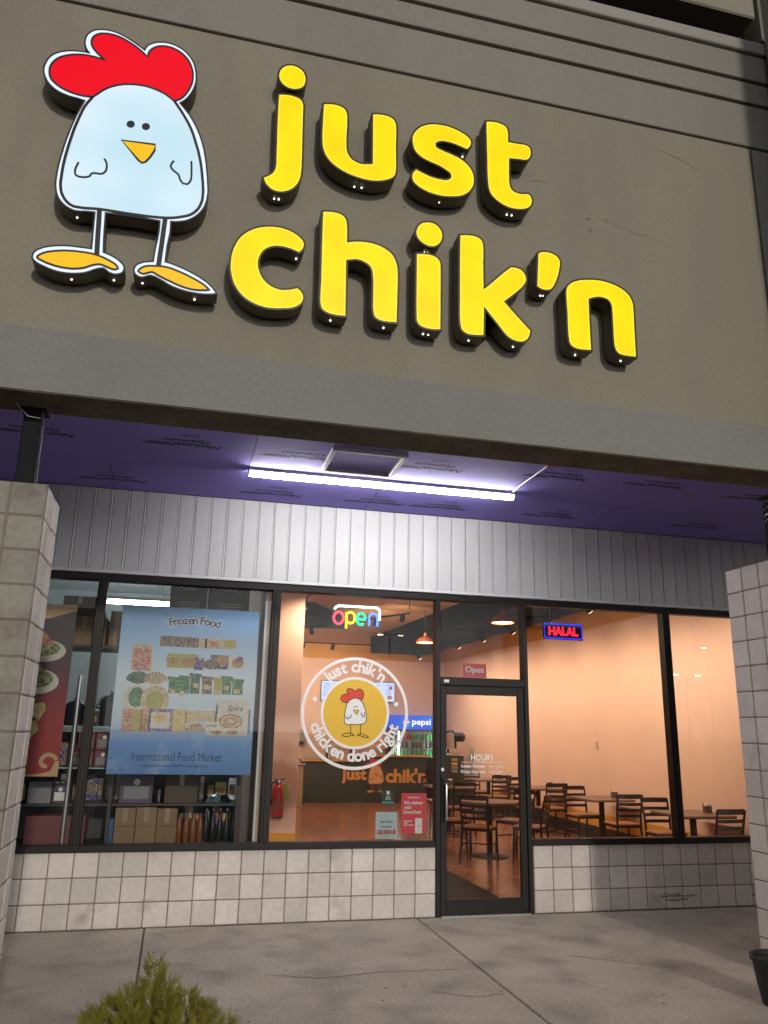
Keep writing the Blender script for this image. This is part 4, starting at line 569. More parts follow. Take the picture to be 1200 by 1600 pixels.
# ================================================================= block pillars
def pillar(label, x0, x1, y0, y1, rows, m_front, m_side, side_x, ribbed):
    t = thing('block_pillar', label, 'pillar', ((x0 + x1) / 2, (y0 + y1) / 2, 0))
    part('mortar_core', MB().box(x0 + .006, x1 - .006, y0 + .006, y1 - .006, -.05, rows * P - .012), m_mortar, t)
    nf = round((x1 - x0) / P)
    mf = mesh_of('block', MB().bbox(BJ / 2, P - BJ / 2, 0, .06, BJ / 2, P - BJ / 2, .006), m_front)
    for r in range(rows):
        for k in range(nf):
            piece('block', mf, t, (x0 + k * P, y0, r * P))
    ns = round((y1 - y0) / P)
    if ribbed:
        mb = MB(); L = y1 - y0 - .062
        w = L / 3
        for k in range(3):
            mb.bbox(-.05, -.004 * (k % 2), k * w + .002, (k + 1) * w - .002, BJ / 2, P - BJ / 2, .005)
        mb.box(-.05, -.012, 0, L, BJ / 2 + .002, P - BJ / 2 - .002)
        ms = mesh_of('block', mb, m_side)
        for r in range(rows):
            piece('block', ms, t, (side_x, y0 + .062, r * P))
    else:
        s = 1 if side_x == x0 else -1
        lo, hi = (0, .05) if s > 0 else (-.05, 0)
        ms = mesh_of('block', MB().bbox(lo, hi, BJ / 2, P - BJ / 2, BJ / 2, P - BJ / 2, .006), m_side)
        y = y1
        for k in range(ns):
            y = y1 - (k + 1) * P
            if y < y0 + .055: y0_ = y0 + .062; break
            for r in range(rows):
                piece('block', ms, t, (side_x, y, r * P))
        else:
            y0_ = None
        if y0_ is not None and y + P - y0_ > .02:
            me2 = mesh_of('block', MB().bbox(lo, hi, 0, y + P - y0_ - BJ / 2, BJ / 2, P - BJ / 2, .006), m_side)
            for r in range(rows):
                piece('block', me2, t, (side_x, y0_, r * P))
    part('cap_mortar', MB().box(x0 + .004, x1 - .004, y0 + .004, y1 - .004, rows * P - .012, rows * P - .003), m_mortar, t)
    return t
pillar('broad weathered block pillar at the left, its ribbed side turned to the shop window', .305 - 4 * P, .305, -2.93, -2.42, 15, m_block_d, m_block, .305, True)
pillar('pale block pillar at the right edge beside the black pot', 5.632, 5.632 + 10 * P, -2.97, -1.955, 15, m_block_d, m_block_lit, 5.632, False)

def steel_post(label, x, y, wire):
    t = thing('steel_post', label, 'post', (x, y, 3.048))
    part('tube', MB().bbox(x - .054, x + .054, y - .054, y + .054, 3.046, 3.60, .008), m_black, t)
    part('base_plate', MB().bbox(x - .095, x + .095, y - .09, y + .09, 3.042, 3.056, .003), m_black, t)
    part('top_plate', MB().bbox(x - .08, x + .08, y - .08, y + .08, 3.585, 3.603, .003), m_black, t)
    part('wire', MB().tube(wire, .003, 6), m_alu, t, smooth=True)
    return t
steel_post('black square steel post standing on the left pillar under the canopy beam', .125, -2.66, [(.02, -2.80, 3.605), (.06, -2.74, 3.57), (.10, -2.725, 3.535), (.17, -2.722, 3.53), (.183, -2.66, 3.545), (.182, -2.62, 3.0599)])
coil = []
for k in range(60):
    a = k * .42
    coil.append((5.77 + .07 * math.cos(a) * (1 + .1 * math.sin(k)), -2.45 + .07 * math.sin(a), 3.36 + .0035 * k))
steel_post('black steel post with coiled wire standing on the right pillar', 5.79, -2.42, coil)

# ================================================================= canopy: fascia, beam, ceiling
FX0, FX1 = -3.3, 7.2
fas = thing('canopy_fascia', 'tall tan stucco canopy front with grey bands that carries the lit letters', 'facade', (2.5, -2.8, 3.6))
part('backing', MB().box(FX0, FX1, -2.975, -2.66, 3.605, 7.47), m_groove, fas)
part('sign_panel', MB().bbox(FX0 + .002, 5.462, -3.0, -2.97, 3.95, 6.477, .004), m_wall, fas)
part('side_panel', MB().bbox(5.490, FX1 - .002, -3.0, -2.97, 3.95, 6.477, .004), m_band, fas)
lb = MB().prism([(FX0 + .001, 3.6), (FX1 - .001, 3.6), (FX1 - .001, 3.925), (5.6, 3.945), (2.4, 3.975), (0, 4.012), (FX0 + .001, 4.045)], -3.006, -2.965)
part('lower_band', lb, m_lowband, fas)
for z0, z1, y in ((6.503, 6.923, -3.002), (6.956, 7.163, -3.008), (7.196, 7.462, -3.014)):
    part('band', MB().bbox(FX0 + .002, FX1 - .002, y, -2.96, z0, z1, .005), m_band, fas)
part('coping', MB().bbox(FX0, FX1, -3.045, -2.6, 7.474, 7.595, .008), m_coping, fas)
part('beam_underside', MB().box(FX0 + .003, FX1 - .003, -2.998, -2.652, 3.592, 3.606), m_rough, fas)
part('beam_back', MB().box(FX0 + .004, FX1 - .004, -2.664, -2.650, 3.594, 3.92), m_rough, fas)
def facade_mark(pts, w, seed, amp=.008):
    q = squiggle(pts, w, 0, amp, seed)
    o = MB(); o.v = [(x, -3.0025, z) for x, z, _ in q.v]; o.f = q.f
    return o
m_fmark = M('facade_scratch', (.245, .218, .17), .95, var=.3, scale=10)
for i, (pts, w) in enumerate([([(4.55, 6.28), (4.80, 6.22), (4.93, 6.16)], .004), ([(4.05, 5.52), (4.3, 5.45), (4.5, 5.43)], .003),
                              ([(3.45, 5.75), (3.58, 5.76)], .005)]):
    part('scratch', facade_mark(pts, w, 60 + i), m_fmark, fas)
for i, (x, z, r) in enumerate([(3.92, 5.50, .018), (3.93, 5.40, .02), (2.12, 5.35, .012), (2.45, 5.32, .012), (3.57, 4.98, .008)]):
    q = blob(x, z, r, 0, 90 + i); o = MB(); o.v = [(a, -3.0025, b) for a, b, _ in q.v]; o.f = q.f
    part('old_anchor_hole', o, m_fmark, fas)

roof = solo('canopy_roof', MB().box(FX0, 13, -2.65, 14.2, 4.42, 4.55), m_roof, 'flat dark roof behind the canopy front', 'roof')

ceil = thing('canopy_ceiling', 'purple wallboard canopy ceiling printed with maker\'s marks', 'ceiling', (2.5, -1.3, 3.87))
part('framing', MB().box(FX0 + .01, FX1 + 1.9, -2.655, .02, 3.884, 3.92), m_dark, ceil)
boards = []
xs_f = [1.6 + 2.436 * k for k in range(-2, 4)]
for i in range(-2, 3):
    x0 = 1.6 + 2.436 * i
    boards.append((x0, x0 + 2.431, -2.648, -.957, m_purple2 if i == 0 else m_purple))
for i in range(-2, 4):
    x0 = .42 + 2.436 * i - .0
    boards.append((x0, x0 + 2.431, -.952, -.022, m_purple))
bobj = [part('ceiling_board', MB().bbox(max(b[0], FX0 + .01), min(b[1], FX1 + 1.9), b[2], b[3], 3.870, 3.884, .002), b[4], ceil) for b in boards]
def board_of(x, y):
    for b, o in zip(boards, bobj):
        if b[0] <= x <= b[1] and b[2] <= y <= b[3]: return o
    return bobj[0]
def board_print(x, y):
    mb = MB()
    text_mb('National', x + .06, y + .045, 3.8690, .15, .004, width=.40, height=.085, shear=.35, axis='ceiling', mb=mb)
    text_mb('Gypsum', x - .02, y - .06, 3.8690, .15, .004, width=.36, height=.085, shear=.35, axis='ceiling', mb=mb)
    for k in range(3):
        mb.add([(x - .32 - .02 * k, y + .02 + .022 * k, 3.869), (x - .14, y + .02 + .022 * k, 3.869), (x - .14, y + .034 + .022 * k, 3.869), (x - .32 - .02 * k, y + .034 + .022 * k, 3.869)], [(0, 1, 2, 3)])
    text_mb('FIRE-SHIELD', x + .0, y - .17, 3.8690, .05, .001, width=.16, axis='ceiling', mb=mb)
    mb.add([(x - .08, y - .205, 3.869), (x + .08, y - .205, 3.869), (x + .08, y - .200, 3.869), (x - .08, y - .200, 3.869)], [(0, 1, 2, 3)])
    part('board_print', mb, m_print, board_of(x, y))
for x, y in [(-.06, -1.5), (1.08, -1.55), (2.02, -1.52), (3.15, -1.56), (4.30, -1.66), (5.25, -1.70), (6.35, -1.6), (.45, -.38), (1.92, -.35), (2.94, -.36), (3.62, -.38), (4.81, -.42), (6.5, -.5), (-.9, -.4), (-1.3, -1.5)]:
    board_print(x, y)

hatch = thing('ceiling_hatch', 'square framed access panel set in the purple ceiling above the tube light', 'hatch', (2.51, -1.55, 3.87))
m_hatch = M('hatch_white', (.80, .80, .84), .6, var=.05)
for a in ((2.20, 2.83, -1.84, -1.80), (2.20, 2.83, -1.29, -1.25), (2.20, 2.235, -1.80, -1.29), (2.795, 2.83, -1.80, -1.29)):
    part('frame', MB().bbox(a[0], a[1], a[2], a[3], 3.832, 3.869, .003), m_hatch, hatch)
part('cover', MB().bbox(2.235, 2.795, -1.80, -1.29, 3.862, 3.8695, .002), m_purple2, hatch)

m_tube = EM('led_lens', (1.0, .985, .96), 64.0)
fix = thing('tube_light', 'long lit white tube fixture under the purple canopy ceiling', 'light', (2.85, -1.06, 3.87))
part('housing', MB().bbox(1.602, 4.075, -1.10, -1.02, 3.835, 3.869, .004), m_white, fix)
for x0, x1 in ((1.606, 2.834), (2.846, 4.071)):
    pr = [(-1.098 + .0, 3.834)] + [(-1.06 - .036 * math.cos(PI * k / 8), 3.825 - .030 * math.sin(PI * k / 8)) for k in range(9)] + [(-1.022, 3.834)]
    mb = MB(); n = len(pr)
    mb.add([(x0, a, b) for a, b in pr] + [(x1, a, b) for a, b in pr], [tuple(range(n)), tuple(range(2 * n - 1, n - 1, -1))] + [(i, (i + 1) % n, n + (i + 1) % n, n + i) for i in range(n)])
    part('lens', mb, m_tube, fix, smooth=True)
part('end_cap', MB().bbox(1.598, 1.606, -1.10, -1.02, 3.80, 3.868, .002), m_white, fix)
part('end_cap', MB().bbox(4.071, 4.079, -1.10, -1.02, 3.80, 3.868, .002), m_white, fix)
cond = thing('conduit', 'thin white cable running across the ceiling from the tube light to a red box', 'cable', (4.05, -1.5, 3.85))
part('cable', MB().tube([(4.06, -1.06, 3.862), (4.045, -1.3, 3.863), (4.04, -1.95, 3.863)], .006, 6), m_white, cond, smooth=True)
part('junction_box', MB().bbox(3.99, 4.09, -2.05, -1.95, 3.835, 3.8695, .004), M('red_cap', (.45, .12, .09), .6), cond)

# ================================================================= white panelling over the windows
pw = thing('panelled_wall', 'white vertical siding band between the windows and the purple ceiling', 'siding', (3, 0, 3.06))
part('sheathing', MB().box(-2.5, 9.0, .004, .16, 3.045, 3.885), m_groove, pw)
PW = .1553
plank = MB().bbox(.0015, PW - .0025, -.010, .006, 3.078, 3.868, .003)
plank.bbox(PW - .020, PW - .010, -.0155, -.006, 3.079, 3.867, .003)
me_plank = mesh_of('plank', plank, m_vinyl, org=(0, 0, 0))
for k in range(-16, 57):
    piece('plank', me_plank, pw, (.095 + k * PW, 0, 0))
part('trim', MB().bbox(-2.5, 9.0, -.030, .006, 3.046, 3.076, .004), m_white, pw)

# ================================================================= storefront frame and glass
MW = .042
sf = thing('storefront_window', 'dark bronze shop window frame with wide glass panes either side of the door', 'window', (3, .03, .61))
SX0, SX1 = -2.2, 7.95
part('head', MB().bbox(SX0, SX1, -.012, .10, 2.978, 3.044, .004), m_bronze, sf)
part('sill', MB().bbox(SX0, 3.652, -.016, .10, .612, .668, .004), m_bronze, sf)
part('sill', MB().bbox(4.648, SX1, -.016, .10, .612, .668, .004), m_bronze, sf)
for xc in (-1.2, .398, 2.022, 6.308, 7.90):
    part('mullion', MB().bbox(xc - MW, xc + MW, -.012, .10, .664, 2.982, .004), m_bronze, sf)
    part('glazing_bead', MB().bbox(xc - .018, xc + .018, -.022, -.010, .668, 2.978, .003), m_bronze, sf)
part('door_post', MB().bbox(3.652, 3.698, -.014, .10, 0, 2.982, .004), m_bronze, sf)
part('door_post', MB().bbox(4.602, 4.648, -.014, .10, 0, 2.982, .004), m_bronze, sf)
part('transom_bar', MB().bbox(3.694, 4.606, -.014, .10, 2.125, 2.205, .004), m_bronze, sf)
for x0, x1 in ((-1.158, .356), (.44, 1.98), (2.064, 3.652), (4.648, 6.266), (6.35, 7.858)):
    part('window_pane', MB().box(x0 - .005, x1 + .005, .042, .048, .662, 2.984), m_glass, sf)
part('transom_pane', MB().box(3.692, 4.608, .042, .048, 2.2, 2.984), m_glass, sf)

door = thing('glass_door', 'dark framed glass entrance door with opening hours on its pane', 'door', (4.15, .03, 0))
part('stile', MB().bbox(3.702, 3.768, .0, .045, .02, 2.122, .004), m_bronze, door)
part('stile', MB().bbox(4.532, 4.598, .0, .045, .02, 2.122, .004), m_bronze, door)
part('top_rail', MB().bbox(3.766, 4.534, .0, .045, 2.035, 2.122, .004), m_bronze, door)
part('bottom_rail', MB().bbox(3.766, 4.534, .0, .045, .02, .145, .004), m_bronze, door)
part('glass_pane', MB().box(3.762, 4.538, .020, .026, .14, 2.04), m_glass, door)
part('threshold', MB().bbox(3.70, 4.60, -.05, .10, -.004, .016, .004), m_alu, door)
hd = part('pull_handle', MB().tube([(3.748, .0, .86), (3.748, -.05, .86), (3.748, -.055, .88), (3.748, -.055, 1.16), (3.748, -.05, 1.18), (3.748, .0, 1.18)], .010, 8), m_alu, door, smooth=True)
part('handle_plate', MB().bbox(3.708, 3.742, -.006, .003, .82, 1.24, .002), m_black, door)
part('lock_cylinder', MB().tube([(3.722, .004, 1.315), (3.722, -.012, 1.315)], .017, 14), m_alu, door, smooth=True)
part('stop_sticker', MB().bbox(3.735, 3.79, -.017, -.0135, 2.15, 2.178, .001), m_white, door)

# side walls that close the shop front at both ends
solo('end_wall', MB().box(-3.2, -2.2, .0, .3, -.05, 4.42), m_block, 'plain block wall at the far left end of the shop front', 'wall')
solo('end_wall', MB().box(7.95, 13.0, .02, .3, -.05, 4.42), m_block, 'plain block wall at the far right end of the shop front', 'wall')

# ================================================================= neighbour upper storey at the right (outside the picture it shades the fascia edge)
nb = thing('neighbour_facade', 'projecting grey facade of the next unit to the right', 'facade', (8.6, -2.5, 3.6))
part('wall', MB().bbox(5.70, 13.0, -5.0, -3.06, 3.9, 9.4, .01), m_band, nb)
tw = thing('neighbour_tower', 'dark taller building behind the roofline at the upper right', 'building', (9.5, 6, 4.55))
part('wall', MB().box(4.6, 22.0, 3.2, 11.0, 4.55, 12.0), m_dark, tw)
part('cornice', MB().bbox(4.3, 11.05, 2.7, 3.4, 15.25, 16.2, .03), m_wall, tw)
part('wall_top', MB().box(4.6, 22.0, 3.3, 11.0, 11.99, 19), m_dark, tw)
part('pilaster', MB().bbox(11.25, 12.4, 2.8, 3.5, 14.9, 16.4, .03), m_band, tw)

# lot lights across the car park, seen from the shop only as reflections in the panes
m_lot = EM('lot_lamp_glow', (1.0, .86, .62), 45.0)
for i, (x, y, z, nh) in enumerate(((27.0, -30, 4.75, 2), (29.5, -31.5, 6.4, 1), (-5.65, -30, 4.83, 1), (14.0, -42, 7.5, 2))):
    t = thing('street_lamp', ('far right twin headed', 'taller single', 'left single', 'distant twin headed')[i] + ' car park lamp standing across the lot', 'lamp post', (x, y, -.16))
    part('pole', MB().tube([(x, y, -.17), (x, y, z + .1)], [.09, .05], 10), m_black, t, smooth=True)
    for k in range(nh):
        s = (k * 2 - 1) * (.66 if nh > 1 else .3)
        part('arm', MB().tube([(x, y, z + .08), (x + s, y, z + .1)], .03, 6), m_black, t)
        part('head', MB().bbox(x + s - .22, x + s + .22, y - .12, y + .16, z + .02, z + .12, .02), m_black, t)
        part('lamp_lens', MB().box(x + s - .18, x + s + .18, y + .155, y + .165, z - .02, z + .06), m_lot, t)
# ================================================================= lit sign
YF = -3.15
m_yel = EM('lit_yellow_acrylic', (.95, .76, .0), 1.0, var=1, scale=3.5, col2=(.86, .65, .0))
m_rim = EM('lit_yellow_rim', (1.0, .82, .06), 1.0)
m_ret = M('sign_return', (.12, .102, .058), .5, var=.15)
m_trim = M('sign_trim_cap', (.06, .036, .004), .4)
m_led = EM('drain_hole_glow', (1, 1, .95), 3.0)
m_cwhite = EM('lit_white_acrylic', (.68, .81, .89), 1.0, var=1, scale=1.8, col2=(.50, .72, .82))
m_cborder = EM('lit_white_border', (.74, .86, .95), 1.0)
m_cred = EM('lit_red_acrylic', (.80, .0, .012), 1.0)
m_cyel = EM('lit_amber_acrylic', (.88, .50, .012), 1.0)
m_cline = M('sign_dark_vinyl', (.022, .016, .028), .45, var=0, var2=0)
def sign_letter(label, keys, weep):
    allp = [p for k in keys for p in OUT[k]]
    cx = sum(p[0] for p in allp) / len(allp); z0 = min(p[1] for p in allp)
    t = thing('channel_letter', label, 'sign letter', (cx, -3.0, z0), group='yellow lit letters on the canopy front')
    for k in keys:
        pl = OUT[k]
        part('return', MB().prism(offset(pl, .009), YF, -3.03), m_ret, t)
        part('trim_cap', MB().ring(offset(pl, .011), offset(pl, -.003), YF - .004, YF + .018), m_trim, t)
        fc = part('face', MB().prism(pl, YF - .0025, YF + .004), m_yel, t)
        part('face_rim', MB().ring(offset(pl, -.003), offset(pl, -.011), YF - .0032, YF + .003), m_rim, fc)
        ins = offset(pl, -.045); n = len(ins)
        for q in (ins[n // 4], ins[3 * n // 4]):
            part('mounting_stud', MB().tube([(q[0], -3.035, q[1]), (q[0], -2.999, q[1])], .010, 6), m_ret, t)
    for x, y, z in weep:
        part('drain_hole', MB().ball((x, y, z), .0065, 6, 4), m_led, t)
for lab, keys, w in [
    ('glowing yellow letter j that starts the upper word', ['j', 'j_dot'], 'j'),
    ('glowing yellow letter u between the j and the s', ['u'], 'u'),
    ('glowing yellow letter s in the upper word', ['s'], 's'),
    ('glowing yellow letter t that ends the upper word', ['t'], 't'),
    ('glowing yellow letter c that starts the lower word', ['c'], 'c'),
    ('glowing yellow letter h between the c and the i', ['h'], 'h'),
    ('glowing yellow letter i with its round dot in the lower word', ['i', 'i_dot'], 'i'),
    ('glowing yellow letter k in the lower word', ['k'], 'k'),
    ('small glowing yellow apostrophe between the k and the n', ['q'], 'q'),
    ('glowing yellow letter n that ends the lower word', ['n'], 'n')]:
    sign_letter(lab, keys, WEEP[w])

ck = thing('chicken_sign', 'lit white cartoon chicken with red comb and yellow feet on the canopy front', 'sign', (.75, -3.0, 4.6))
o_ = OUT['ck_outer']
part('cabinet', MB().prism(offset(o_, .007), YF, -3.03), m_ret, ck)
part('border', MB().prism(o_, YF - .003, YF + .004), m_cborder, ck)
part('trim_cap', MB().ring(offset(o_, .009), offset(o_, -.002), YF - .004, YF + .012), m_cline, ck)
body = OUT['ck_body']
part('body_face', MB().prism(body + [((body[-1][0] * 2 + body[0][0]) / 3, body[-1][1] + .16), ((body[-1][0] + body[0][0]) / 2, body[0][1] + .20), ((body[-1][0] + body[0][0] * 2) / 3, body[0][1] + .17)], YF - .004, YF), m_cwhite, ck)
cm = part('comb', MB().prism(OUT['ck_comb'], YF - .0055, YF), m_cred, ck)
part('comb_outline', MB().strip(OUT['ck_comb'], .014, YF - .0075, YF - .003, closed=True), m_cline, cm)
part('body_outline', MB().strip(body, .018, YF - .0075, YF - .003), m_cline, ck)
for k in ('ck_eye_a', 'ck_eye_b'):
    part('eye', MB().prism(OUT[k], YF - .0075, YF - .003), m_cline, ck)
bk = part('beak', MB().prism(OUT['ck_beak'], YF - .006, YF - .003), m_cyel, ck)
part('beak_outline', MB().strip(OUT['ck_beak'], .014, YF - .0075, YF - .003, closed=True), m_cline, bk)
for k in ('ck_wing_a', 'ck_wing_b'):
    part('wing_line', MB().strip(OUT[k], .013, YF - .0075, YF - .003), m_cline, ck)
for k in ('ck_leg_a', 'ck_leg_b'):
    part('leg', MB().strip(OUT[k], .030, YF - .0070, YF - .002), m_cline, ck)
for k in ('ck_foot_a', 'ck_foot_b'):
    ft = part('foot', MB().prism(OUT[k], YF - .0060, YF - .002), m_cyel, ck)
    part('foot_outline', MB().strip(OUT[k], .013, YF - .0080, YF - .003, closed=True), m_cline, ft)
for x, y, z in WEEP['ck']:
    part('drain_hole', MB().ball((x, y, z), .0065, 6, 4), m_led, ck)
bx = [p[0] for p in o_]; bz = [p[1] for p in o_]
for x, z in ((sum(bx) / len(bx), 5.6), (sum(bx) / len(bx) - .2, 5.5), (sum(bx) / len(bx) + .2, 6.0)):
    part('mounting_stud', MB().tube([(x, -3.035, z), (x, -2.999, z)], .012, 6), m_ret, ck)
CKX = (min(bx) + max(bx)) / 2; CKZ = (min(bz) + max(bz)) / 2; CKH = max(bz) - min(bz)

def chicken_print(parent, x, y, z, h, mats, lw=.010):
    """flat print of the same bird, y = front plane"""
    s = h / CKH
    T = lambda pl: [(x + (a - CKX) * s, z + (b - CKZ) * s) for a, b in pl]
    red, white, line, yel = mats
    if lw:
        part('printed_body', MB().prism(T(body + [((body[-1][0] + body[0][0]) / 2, body[0][1] + .20)]), y, y + .0008), white, parent)
    part('printed_comb', MB().prism(T(OUT['ck_comb']), y - .0006, y + .0006), red, parent)
    mb = MB()
    w = .02 * s if lw is None else lw
    mb.strip(T(OUT['ck_comb']), w, y - .0012, y, closed=True)
    mb.strip(T(body), w, y - .0012, y)
    for k in ('ck_eye_a', 'ck_eye_b'): mb.prism(T(OUT[k]), y - .0012, y)
    for k in ('ck_wing_a', 'ck_wing_b', 'ck_leg_a', 'ck_leg_b'): mb.strip(T(OUT[k]), w, y - .0012, y)
    for k in ('ck_foot_a', 'ck_foot_b', 'ck_beak'): mb.strip(T(OUT[k]), w, y - .0012, y, closed=True)
    part('printed_lines', mb, line, parent)
    for k in ('ck_beak', 'ck_foot_a', 'ck_foot_b'):
        part('printed_beak' if k == 'ck_beak' else 'printed_foot', MB().prism(T(OUT[k]), y - .0008, y), yel, parent)

# ================================================================= things on the glass
m_dwhite = M('white_window_vinyl', (.86, .85, .84), .6, var=0, var2=0)
m_dyel = M('yellow_window_vinyl', (.80, .50, .045), .6, var=.02, var2=0)
m_dred = M('red_window_vinyl', (.72, .06, .035), .6, var=0, var2=0)
m_dline = M('black_window_vinyl', (.02, .018, .02), .6, var=0, var2=0)
YD = .0385
dec = thing('window_decal', 'round white and yellow chicken emblem decal on the window left of the door', 'decal', (2.845, YD, 1.30))
DX, DZ = 2.846, 1.834
part('outer_ring', MB().ring(circ(DX, DZ, .533, 72), circ(DX, DZ, .503, 72), YD, YD + .001), m_dwhite, dec)
part('disc', MB().prism(circ(DX, DZ, .318, 64), YD - .0002, YD + .001), m_dyel, dec)
part('disc_ring', MB().ring(circ(DX, DZ, .342, 72), circ(DX, DZ, .316, 72), YD - .0006, YD + .0012), m_dwhite, dec)
part('lettering', arc_text_mb("just chik'n", DX, YD, DZ, .425, .155, PI / 2 + .03, 1.50, True, .005), m_dwhite, dec)
part('lettering', arc_text_mb('chicken done right', DX, YD, DZ, .418, .150, -PI / 2, 2.62, False, .005), m_dwhite, dec)
for a in (PI * 1.0 - .29, .22):
    part('dot', MB().prism(circ(DX + .42 * math.cos(a), DZ + .42 * math.sin(a), .022, 20), YD, YD + .001), m_dwhite, dec)
chicken_print(dec, DX - .005, YD - .0012, DZ + .0, .47, (m_dred, m_dwhite, m_dline, m_dyel), .0075)

YD = .052
hours = thing('hours_lettering', 'white opening hours lettering on the glass of the door', 'decal', (4.14, .03, 1.28))
part('lettering', text_mb('HOURS', 4.143, .0185, 1.432, .08, .002, width=.235, height=.062), m_dwhite, hours)
part('rule', MB().box(3.925, 4.36, .0180, .0190, 1.384, 1.388), m_dwhite, hours)
for z, a, b in ((1.345, 'Sunday-Thursday', '11AM-11PM'), (1.293, 'Friday-Saturday', '11AM-12AM')):
    part('lettering', text_mb(a, 3.922, .0185, z, .045, .0012, width=.255, align='l'), m_dwhite, hours)
    part('lettering', text_mb(b, 4.372, .0185, z, .045, .0008, width=.155, align='r'), m_dwhite, hours)

m_red = M('red_card', (.74, .04, .055), .5, var=.03, var2=0)
m_pwhite = M('print_white', (.82, .80, .78), .6, var=0, var2=0)
os_ = thing('open_sign', 'small red card sign reading Open in the pane over the door', 'sign', (4.09, .055, 2.21))
part('card', MB().bbox(3.962, 4.216, .056, .060, 2.212, 2.352, .001), m_red, os_)
part('lettering', text_mb('Open', 4.089, .0552, 2.283, .1, .0025, width=.20, height=.082), m_pwhite, os_)
part('hook', MB().tube([(4.09, .057, 2.35), (4.095, .052, 2.385)], .003, 6), m_alu, os_)

# neon sign 'open'
neon = thing('neon_sign', 'rainbow neon sign reading open hung in the window above the round decal', 'neon sign', (2.85, .15, 2.64))
NY = .16
def neon_tube(name, pts, col, s=4.0):
    m = EM('neon_' + name, col, s)
    part(name, MB().tube([(x, NY, z) for x, z in pts], .0105, 8), m, neon, smooth=True)
def arcp(cx, cz, rx, rz, a0, a1, n=14):
    return [(cx + rx * math.cos(a0 + (a1 - a0) * k / n), cz + rz * math.sin(a0 + (a1 - a0) * k / n)) for k in range(n + 1)]
zc = 2.765
neon_tube('red_letter_o', arcp(2.672, zc, .050, .060, 0, 2 * PI, 22), (1, .03, .06), 5)
neon_tube('yellow_letter_p', [(2.752, 2.665), (2.752, zc + .058)] + arcp(2.795, zc + .008, .046, .056, PI * .8, -PI * .75, 16), (1, .85, .0), 3)
neon_tube('green_letter_e', [(2.868, zc - .003), (2.945, zc - .003)] + arcp(2.905, zc, .045, .058, .05, PI * 1.68, 18), (.0, 1, .30), 3)
neon_tube('blue_letter_n', [(2.99, 2.700), (2.99, zc + .02)] + arcp(3.033, zc + .02, .043, .04, PI, 0, 10) + [(3.076, 2.700)], (.03, .10, 1), 6)
neon_tube('white_bar', arcp(2.69, 2.852, .06, .036, PI, PI / 2, 6) + arcp(3.055, 2.842, .045, .046, PI / 2, 0, 6) + [(3.10, 2.76)], (.55, 1, .9), 5)
m_clear = GLASS('clear_acrylic', (.90, .93, .93), 1.2)
part('backing_panel', MB().bbox(2.60, 3.12, NY + .014, NY + .020, 2.64, 2.90, .002), m_clear, neon)
for x0, x1 in ((2.70, 2.56), (3.02, 3.2)):
    part('hanging_wire', MB().tube([(x0, NY + .01, 2.885), (x1, NY - .03, 2.979)], .0022, 5), m_alu, neon)
for x, z in ((2.672, zc + .06), (2.752, zc), (2.905, zc - .055), (3.033, zc + .06), (2.87, 2.888)):
    part('tube_clip', MB().box(x - .004, x + .004, NY - .002, NY + .016, z - .004, z + .004), m_clear, neon)

# halal lamp
hal = thing('halal_sign', 'red and blue lit sign reading HALAL hung at the top of the dining window', 'neon sign', (5.125, .11, 2.65))
HY = .115
part('case', MB().bbox(4.895, 5.357, HY, HY + .025, 2.650, 2.826, .004), M('dark_blue_case', (.012, .01, .05), .5), hal)
m_blue = EM('blue_led', (.03, .03, 1.0), 1.6)
fr = [(4.908, 2.663), (5.344, 2.663), (5.344, 2.813), (4.908, 2.813)]
part('blue_border', MB().strip(fr, .014, HY - .006, HY + .002, closed=True), m_blue, hal)
part('lettering', text_mb('HALAL', 5.126, HY - .004, 2.738, .12, .006, width=.345, height=.092), EM('red_led', (1.0, .012, .03), 2.4), hal)
for x in (4.97, 5.28):
    part('hanging_wire', MB().tube([(x, HY + .01, 2.824), (x, HY - .02, 2.98)], .002, 5), m_alu, hal)

# delivery notices stuck inside the glass
def notice(name, label, x0, x1, z0, z1, m):
    t = thing(name, label, 'poster', ((x0 + x1) / 2, YD, z0))
    part('sheet', MB().box(x0, x1, YD + .001, YD + .0022, z0, z1), m, t)
    return t
rp = notice('delivery_poster', 'red delivery poster with white lettering low in the window beside the door', 3.325, 3.578, .728, 1.092, m_red)
for i, l in enumerate(('We deliver', 'with', 'DoorDash')):
    part('lettering', text_mb(l, 3.35, YD + .0004, 1.005 - .042 * i, .042, .0012, align='l'), m_pwhite, rp)
part('lettering', text_mb('DOORDASH', 3.455, YD + .0004, 1.052, .022, .0008, width=.10), m_pwhite, rp)
part('printed_mark', MB().prism([(3.385, 1.058), (3.402, 1.058), (3.405, 1.048), (3.396, 1.046)], YD + .0002, YD + .001), m_pwhite, rp)
part('printed_phone', MB().box(3.465, 3.535, YD + .0002, YD + .001, .728, .865), m_pwhite, rp)
for i, w in enumerate((.085, .045, .10)):
    part('print_line', MB().box(3.35, 3.35 + w, YD + .0004, YD + .001, .835 - .018 * i, .842 - .018 * i), m_pwhite, rp)
part('printed_mark', MB().prism([(3.49, .80), (3.508, .80), (3.512, .788), (3.502, .786)], YD - .0002, YD + .0004), m_red, rp)
m_paleblue = M('pale_blue_card', (.50, .60, .62), .6, var=.04)
gp = notice('delivery_notice', 'pale grey blue notice with scalloped top stuck beside the red poster', 3.075, 3.288, .682, .915, m_paleblue)
mb = MB()
for k in range(9):
    mb.prism(arcp(3.0868 + k * .02365, .915, .0105, .010, 0, PI, 6), YD + .001, YD + .0022)
part('scalloped_edge', mb, m_paleblue, gp)
m_ink = M('print_ink', (.03, .03, .035), .6, var=0, var2=0)
